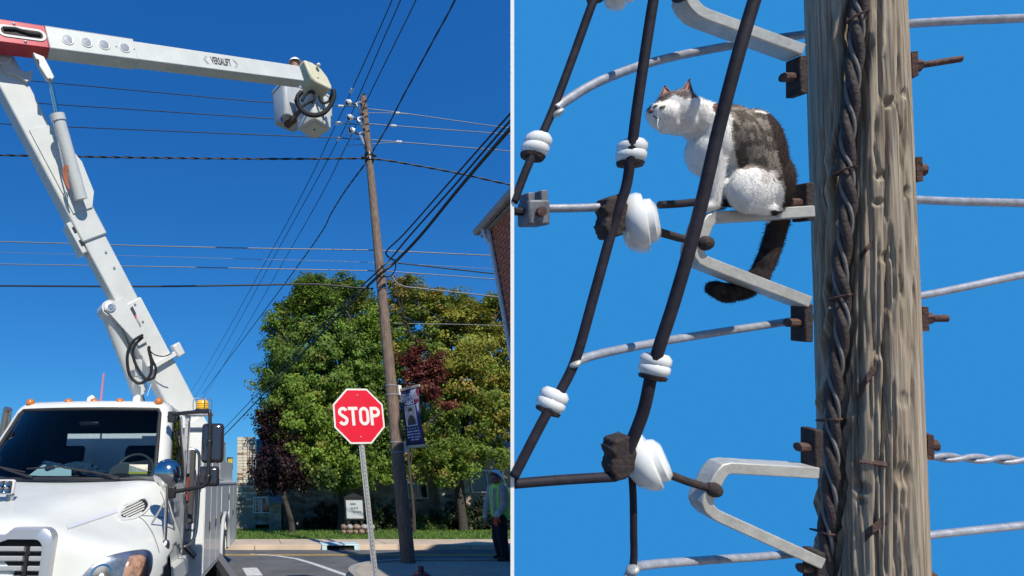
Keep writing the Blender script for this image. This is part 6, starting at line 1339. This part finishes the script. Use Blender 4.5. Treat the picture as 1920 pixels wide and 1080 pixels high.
spool('white spool insulator on the leftmost wire beside the dead-end clamp', 1006, 272, 1.70, .35)
spool('white spool insulator on the wire left of the cat face', 1184, 284, 1.66, .12)
spool('white spool insulator low on the wire at the branching grey wire', 1036, 750, 1.69, .40)
spool('white spool insulator under the cat on the thick front wire', 1228, 684, 1.64, .18)
def bell(label, px, py, t, ang, L_, R0, clamp_px, pin_px):
    c = R_(px, py, t); d = ((CR * .8 - CF * .6) * math.cos(ang) + CU * math.sin(ang)); th = thing('post_insulator', R_(*clamp_px, t), label, 'insulator', 'bell insulators on the brackets')
    prof = [(.022, -L_ * .62), (R0 * .60, -L_ * .60), (R0 * .86, -L_ * .45), (R0 * .98, -L_ * .15), (R0 * 1.0, L_ * .05), (R0 * .93, L_ * .20), (R0 * .74, L_ * .26), (R0 * .72, L_ * .45), (R0 * .52, L_ * .60), (.02, L_ * .62)]
    MB().lathe(prof, c, d, 28).build('porcelain', porcelain, th)
    q = R_(*clamp_px, t - .02)
    cm = MB()
    for k, (a, b, r_) in enumerate(((-.008, .050, .030), (.004, .018, .034), (-.006, -.018, .034), (-.014, -.045, .026), (.02, .0, .026), (-.03, .03, .018), (-.03, -.03, .018))): cm.obox(q + CR * a + CU * b, (CR * .94 + CU * .34) * r_, (CU * .94 - CR * .34) * r_ * .8, CF * .030)
    blob('clamp', cm, plate_m, th, .007, 4)
    for (a0, b0), (a1, b1) in pin_px: MB().tube([R_(a0, b0, t), R_((a0 + a1) / 2, (b0 + b1) / 2 + 2, t + .02), R_(a1, b1, t + .05)], .014, 10).build('pin', plate_m, th)
    MB().sph(R_(*pin_px[-1][1], t + .03), .026).build('pin_head', plate_m, th)
bell('tall white bell insulator on the bracket before the cat paws', 1199, 418, 1.74, math.radians(8), .085, .105, (1150, 410), [((1225, 432), (1322, 456))])
bell('chipped white bell insulator on the lower bracket', 1212, 866, 1.74, math.radians(20), .095, .095, (1163, 858), [((1240, 884), (1338, 918))])
bell('white bell insulator showing only its tip at the picture top', 1168, -28, 1.74, math.radians(-10), .08, .08, (1130, -35), [((1190, -30), (1275, -10))])
dc = R_(1000, 401, 1.74); dth = thing('deadend_clamp', dc, 'grey galvanised dead-end clamp block near the white board', 'clamp')
MB().obox(dc, CR * .036, CU * .042, CF * .04).build('block', mat('clamp_grey', (.16, .17, .19), .6, .3, .3, 30), dth, 30, .008); MB().obox(dc + CU * .056 + CR * .022, CR * .012, CU * .02, CF * .03).build('ear', MATS['clamp_grey'], dth, 30, .004); MB().obox(dc + CU * .052 - CR * .022, CR * .012, CU * .016, CF * .03).build('ear', MATS['clamp_grey'], dth, 30, .004); MB().cyl(dc - CF * .055, dc + CF * .05, .016, n=8).build('clamp_bolt', rust, dth)
MB().tube([R_(963, 396, 1.74), R_(985, 398, 1.74)], .014, 8).build('tail', wdark, dth)
for lab, px, py, t in (('small pale crimp where the curving grey wire leaves the leftmost wire', 1046, 212, 1.70), ('small pale crimp where the branching grey wire leaves the dark wire', 1078, 682, 1.695), ('small pale crimp on the lowest grey wire', 1186, 1068, 1.725)):
    tag(MB().ell(R_(px, py, t), (CR * .8 + CU * .6) * .022, (CU * .8 - CR * .6) * .011, CF * .02, 12, 8).build('wire_crimp', brk_m), lab, 'crimp', 'wire crimps')

# ================================================================== the cat
tC = 1.80
CP = tC / FOC                                            # metres per survey unit at the cat
def cx_p(px, py, dt=0): return R_(px, py, tC + dt)
def cell(mb, px, py, W, H, b, dt=0, th=0):
    k = (px - CX) / FOC; c = cx_p(px, py, dt); sx_ = math.sqrt(max(W * W - (k * b) ** 2, (.62 * W) ** 2)) / W; ca, sa = math.cos(math.radians(th)), math.sin(math.radians(th))
    a1 = (CR * (ca * sx_) + CU * sa) * (W * CP); a2 = (CR * (-sa * sx_) + CU * ca) * (H * CP); mb.ell(c, a1, a2, CF * (b * CP), 22, 14)
def ccap(mb, p, q, r0, r1, d0=0, d1=0): mb.caps(cx_p(*p, d0), r0 * CP * .86, cx_p(*q, d1), r1 * CP * .86, 14)
cat = thing('cat', cx_p(1390, 402), 'white and brown tabby cat crouching on the middle bracket against the pole', 'cat')
cb = MB()
cell(cb, 1410, 298, 66, 94, 50, 0, 8); cell(cb, 1432, 345, 52, 66, 50, 0, 0); cell(cb, 1370, 258, 52, 62, 44, 0, 20); cell(cb, 1330, 264, 40, 50, 38, -.01, 25); cell(cb, 1318, 292, 30, 42, 32, -.01, 30)
ccap(cb, (1345, 242), (1290, 216), 46, 37); cell(cb, 1408, 356, 47, 44, 26, -.065); cell(cb, 1412, 352, 44, 42, 26, .075)
ccap(cb, (1402, 385), (1442, 392), 15, 14, -.075, -.07); ccap(cb, (1400, 388), (1440, 392), 14, 13, .08, .08)
ccap(cb, (1340, 300), (1337, 355), 21, 16, -.03, -.025); ccap(cb, (1337, 355), (1336, 382), 16, 14, -.025, -.02); ccap(cb, (1336, 384), (1324, 387), 14, 12, -.02, -.02)
ccap(cb, (1356, 305), (1352, 358), 20, 15, .045, .035); ccap(cb, (1352, 358), (1350, 382), 15, 13, .035, .03); ccap(cb, (1350, 384), (1340, 387), 13, 11, .03, .025)
cell(cb, 1268, 210, 42, 40, 40, 0); cell(cb, 1284, 214, 32, 34, 38, 0); cell(cb, 1243, 216, 29, 25, 26, -.018, 8); cell(cb, 1229, 211, 17, 17, 20, -.018); cell(cb, 1252, 233, 22, 17, 22, -.01, -25); cell(cb, 1278, 232, 26, 20, 30, -.01, -20)
cell(cb, 1250, 190, 24, 15, 24, 0, 20)
ccap(cb, (1464, 392), (1456, 430), 21, 18, .03, .05); ccap(cb, (1456, 430), (1442, 476), 18, 18, .05, .055); ccap(cb, (1442, 476), (1424, 516), 18, 18, .055, .055); ccap(cb, (1424, 516), (1396, 543), 19, 21, .055, .05); ccap(cb, (1396, 543), (1362, 550), 21, 22, .05, .045); ccap(cb, (1362, 550), (1340, 541), 22, 18, .045, .045)
cato = blob('body', cb, fur_m, cat, .0055, 5)
def ear(pts, dt, name):
    base = [cx_p(*p, dt) for p in pts[:2]]; tip = cx_p(*pts[2], dt + .012); n = -CF; mid = (base[0] + base[1]) / 2; w = (base[1] - base[0]).length / 2; u = (base[1] - base[0]).normalized(); rows = []
    for j in range(7):
        f = j / 6; c = mid + (tip - mid) * f; rows.append([c + u * (w * (1 - f) ** .8 * math.cos(a)) * 1.0 + CF * (.022 * (1 - f) * math.sin(a)) for a in [math.pi * k / 8 for k in range(9)]] )
    o = MB().grid(rows).build(name, None, cat, 60, recalc=False); o.modifiers.new('s', 'SOLIDIFY').thickness = .005; return o
ear_m = mat('ear_fur', (.22, .12, .10), .9, 0, .4, 40); ear_in = mat('ear_inner', (.48, .22, .19), .8, 0, .25, 40)
for pts, dt in ((((1268, 186), (1304, 190), (1292, 148)), -.035), (((1236, 184), (1266, 180), (1246, 160)), .05)):
    e = ear(pts, dt, 'ear'); e.data.materials.append(ear_m)
    b0_, b1_, t_ = cx_p(*pts[0], dt - .004), cx_p(*pts[1], dt - .004), cx_p(pts[2][0], pts[2][1] + 6, dt + .006)
    m0 = (b0_ + b1_) / 2; MB().add([b0_ + (m0 - b0_) * .3, b1_ + (m0 - b1_) * .3, t_], [(0, 1, 2)]).build('ear_lining', ear_in, e, None)
eye_m = mat('cat_eye', (.10, .11, .03), .08, 0, coat=.8)
def face_pt(px, py):
    return px, py
dg = bpy.context.evaluated_depsgraph_get()
cv = np.array([v.co for v in cato.data.vertices]); cn = np.array([v.normal for v in cato.data.vertices]); cbv = BVHTree.FromPolygons([tuple(v) for v in cv], [tuple(p.vertices) for p in cato.data.polygons])
def skin_at(px, py):
    h = cbv.ray_cast(CAM, ray(px, py).normalized()); return (h[0], h[1]) if h[0] else (cx_p(px, py), -CF)
p, n = skin_at(1243, 200); MB().ell(p - n * .004, (CR * .9 + CU * .2) * .011, CU * .0065, CF * .010, 12, 8).build('eye', eye_m, cat)
p, n = skin_at(1228, 199); MB().ell(p - n * .003, (CR * .9 + CU * .2) * .007, CU * .006, CF * .009, 12, 8).build('eye', eye_m, cat)
p, n = skin_at(1221, 209); MB().ell(p, CR * .008, CU * .007, CF * .010, 10, 6).build('nose', mat('cat_nose', (.22, .07, .06), .5), cat)
MB().tube([skin_at(a, b)[0] - CF * .0015 for a, b in ((1224, 217), (1230, 221), (1238, 223))], .0022, 6).build('mouth', mat('cat_mouth', (.05, .025, .025), .6), cat)
for k in range(5): p, n = skin_at(1236, 214 + k * 2); MB().tube([p, p + CR * -.03 + CU * (.006 - .008 * k) - CF * .03, p + CR * -.05 + CU * (-.006 - .012 * k) - CF * .06], [.0007, .0006, .0003], 4).build('whisker', mat('whisker', (.8, .8, .8), .5), cat)
# markings
def inpoly(x, y, P_):
    c = np.zeros(len(x), bool); j = len(P_) - 1
    for i in range(len(P_)):
        xi, yi = P_[i]; xj, yj = P_[j]; c ^= ((yi > y) != (yj > y)) & (x < (xj - xi) * (y - yi) / (yj - yi + 1e-9) + xi); j = i
    return c
def project(v):
    d = v - np.array(CAM); t = d @ np.array(CF); return CX + FOC * (d @ np.array(CR)) / t, CY - FOC * (d @ np.array(CU)) / t
def hash_noise(v, f, seed):
    r = np.random.default_rng(seed).normal(size=(7, 3)) * f; ph = np.random.default_rng(seed + 1).uniform(0, 6.28, 7); return np.sin(v @ r.T + ph).mean(1)
def markings(v):
    x, y = project(v); n = hash_noise(v, 45, 5) * 14; m_ = hash_noise(v, 60, 8) * 14; x2, y2 = x + n, y + m_; w = np.tile(np.array([.86, .83, .79]), (len(v), 1)); tab = np.array([.30, .25, .205]); dk_ = np.array([.045, .032, .028])
    strp = (hash_noise(v, 130, 11) > .02)[:, None]; tcol = np.where(strp, tab, tab * .42)
    def paint(mask, col):
        nonlocal w; col = np.broadcast_to(col, w.shape); w = np.where(mask[:, None], col, w)
    paint(inpoly(x2, y2, [(1362, 190), (1400, 190), (1460, 225), (1495, 320), (1495, 420), (1462, 405), (1466, 372), (1452, 335), (1428, 316), (1402, 322), (1384, 318), (1382, 290), (1374, 255)]), tcol)
    paint(inpoly(x2, y2, [(1425, 318), (1455, 312), (1458, 330), (1430, 338)]), np.array([.66, .60, .55]))
    paint((inpoly(x + n * .3, y, [(1432, 190), (1470, 230), (1500, 330), (1500, 430), (1466, 430), (1470, 350), (1462, 290), (1446, 240)])), dk_)
    paint(inpoly(x2, y2, [(1334, 185), (1366, 185), (1362, 222), (1348, 218)]), np.array([.17, .075, .055]))
    paint(inpoly(x + n * .35, y + m_ * .35, [(1195, 160), (1300, 150), (1306, 182), (1284, 186), (1264, 178), (1252, 184), (1240, 190), (1226, 196), (1195, 204)]), np.where(strp, np.array([.27, .22, .20]), np.array([.14, .11, .10])))
    paint(inpoly(x + n * .2, y, [(1195, 186), (1224, 184), (1224, 198), (1219, 208), (1195, 214)]), np.array([.085, .055, .055]))
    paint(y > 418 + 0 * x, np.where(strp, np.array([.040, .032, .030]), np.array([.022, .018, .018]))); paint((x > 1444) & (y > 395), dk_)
    return w
colv = markings(cv); a = cato.data.attributes.new('tint', 'FLOAT_COLOR', 'POINT'); a.data.foreach_set('color', np.c_[colv, np.ones(len(cv))].ravel().astype(np.float32))
nf = 34000; pick = RNG.integers(0, len(cv), nf); P_ = cv[pick] + RNG.normal(0, .0015, (nf, 3)); N_ = cn[pick]; flow = np.array([.35, .0, -.6]) + np.array(CR) * .25
dirn = N_ * .55 + (flow - N_ * (N_ @ flow)[:, None]) * .9 + RNG.normal(0, .25, (nf, 3)); dirn /= np.linalg.norm(dirn, axis=1)[:, None]; Ln = (RNG.uniform(.004, .010, nf) * (1 + .6 * (RNG.random(nf) > .93)))[:, None]; sdv = np.cross(dirn, N_ + RNG.normal(0, .12, (nf, 3))); sdv /= np.linalg.norm(sdv, axis=1)[:, None]; wd = .0009
keep = np.ones(nf, bool)
v3 = np.stack([P_ - N_ * .001 - sdv * wd, P_ - N_ * .001 + sdv * wd, P_ + dirn * Ln], 1); me = bpy.data.meshes.new('fur'); me.from_pydata(v3.reshape(-1, 3).tolist(), [], np.arange(3 * nf).reshape(-1, 3).tolist())
fa = me.attributes.new('tint', 'FLOAT_COLOR', 'POINT'); fa.data.foreach_set('color', np.c_[np.repeat(colv[pick] * RNG.uniform(.95, 1.05, (nf, 1)), 3, 0), np.ones(3 * nf)].ravel().astype(np.float32))
me.polygons.foreach_set('use_smooth', [True] * nf); nsm = N_ * .9 + RNG.normal(0, .05, (nf, 3)); nsm /= np.linalg.norm(nsm, axis=1)[:, None]
me.normals_split_custom_set_from_vertices(np.repeat(nsm, 3, 0).tolist()); link('fur', me, fur_m, cat, None)
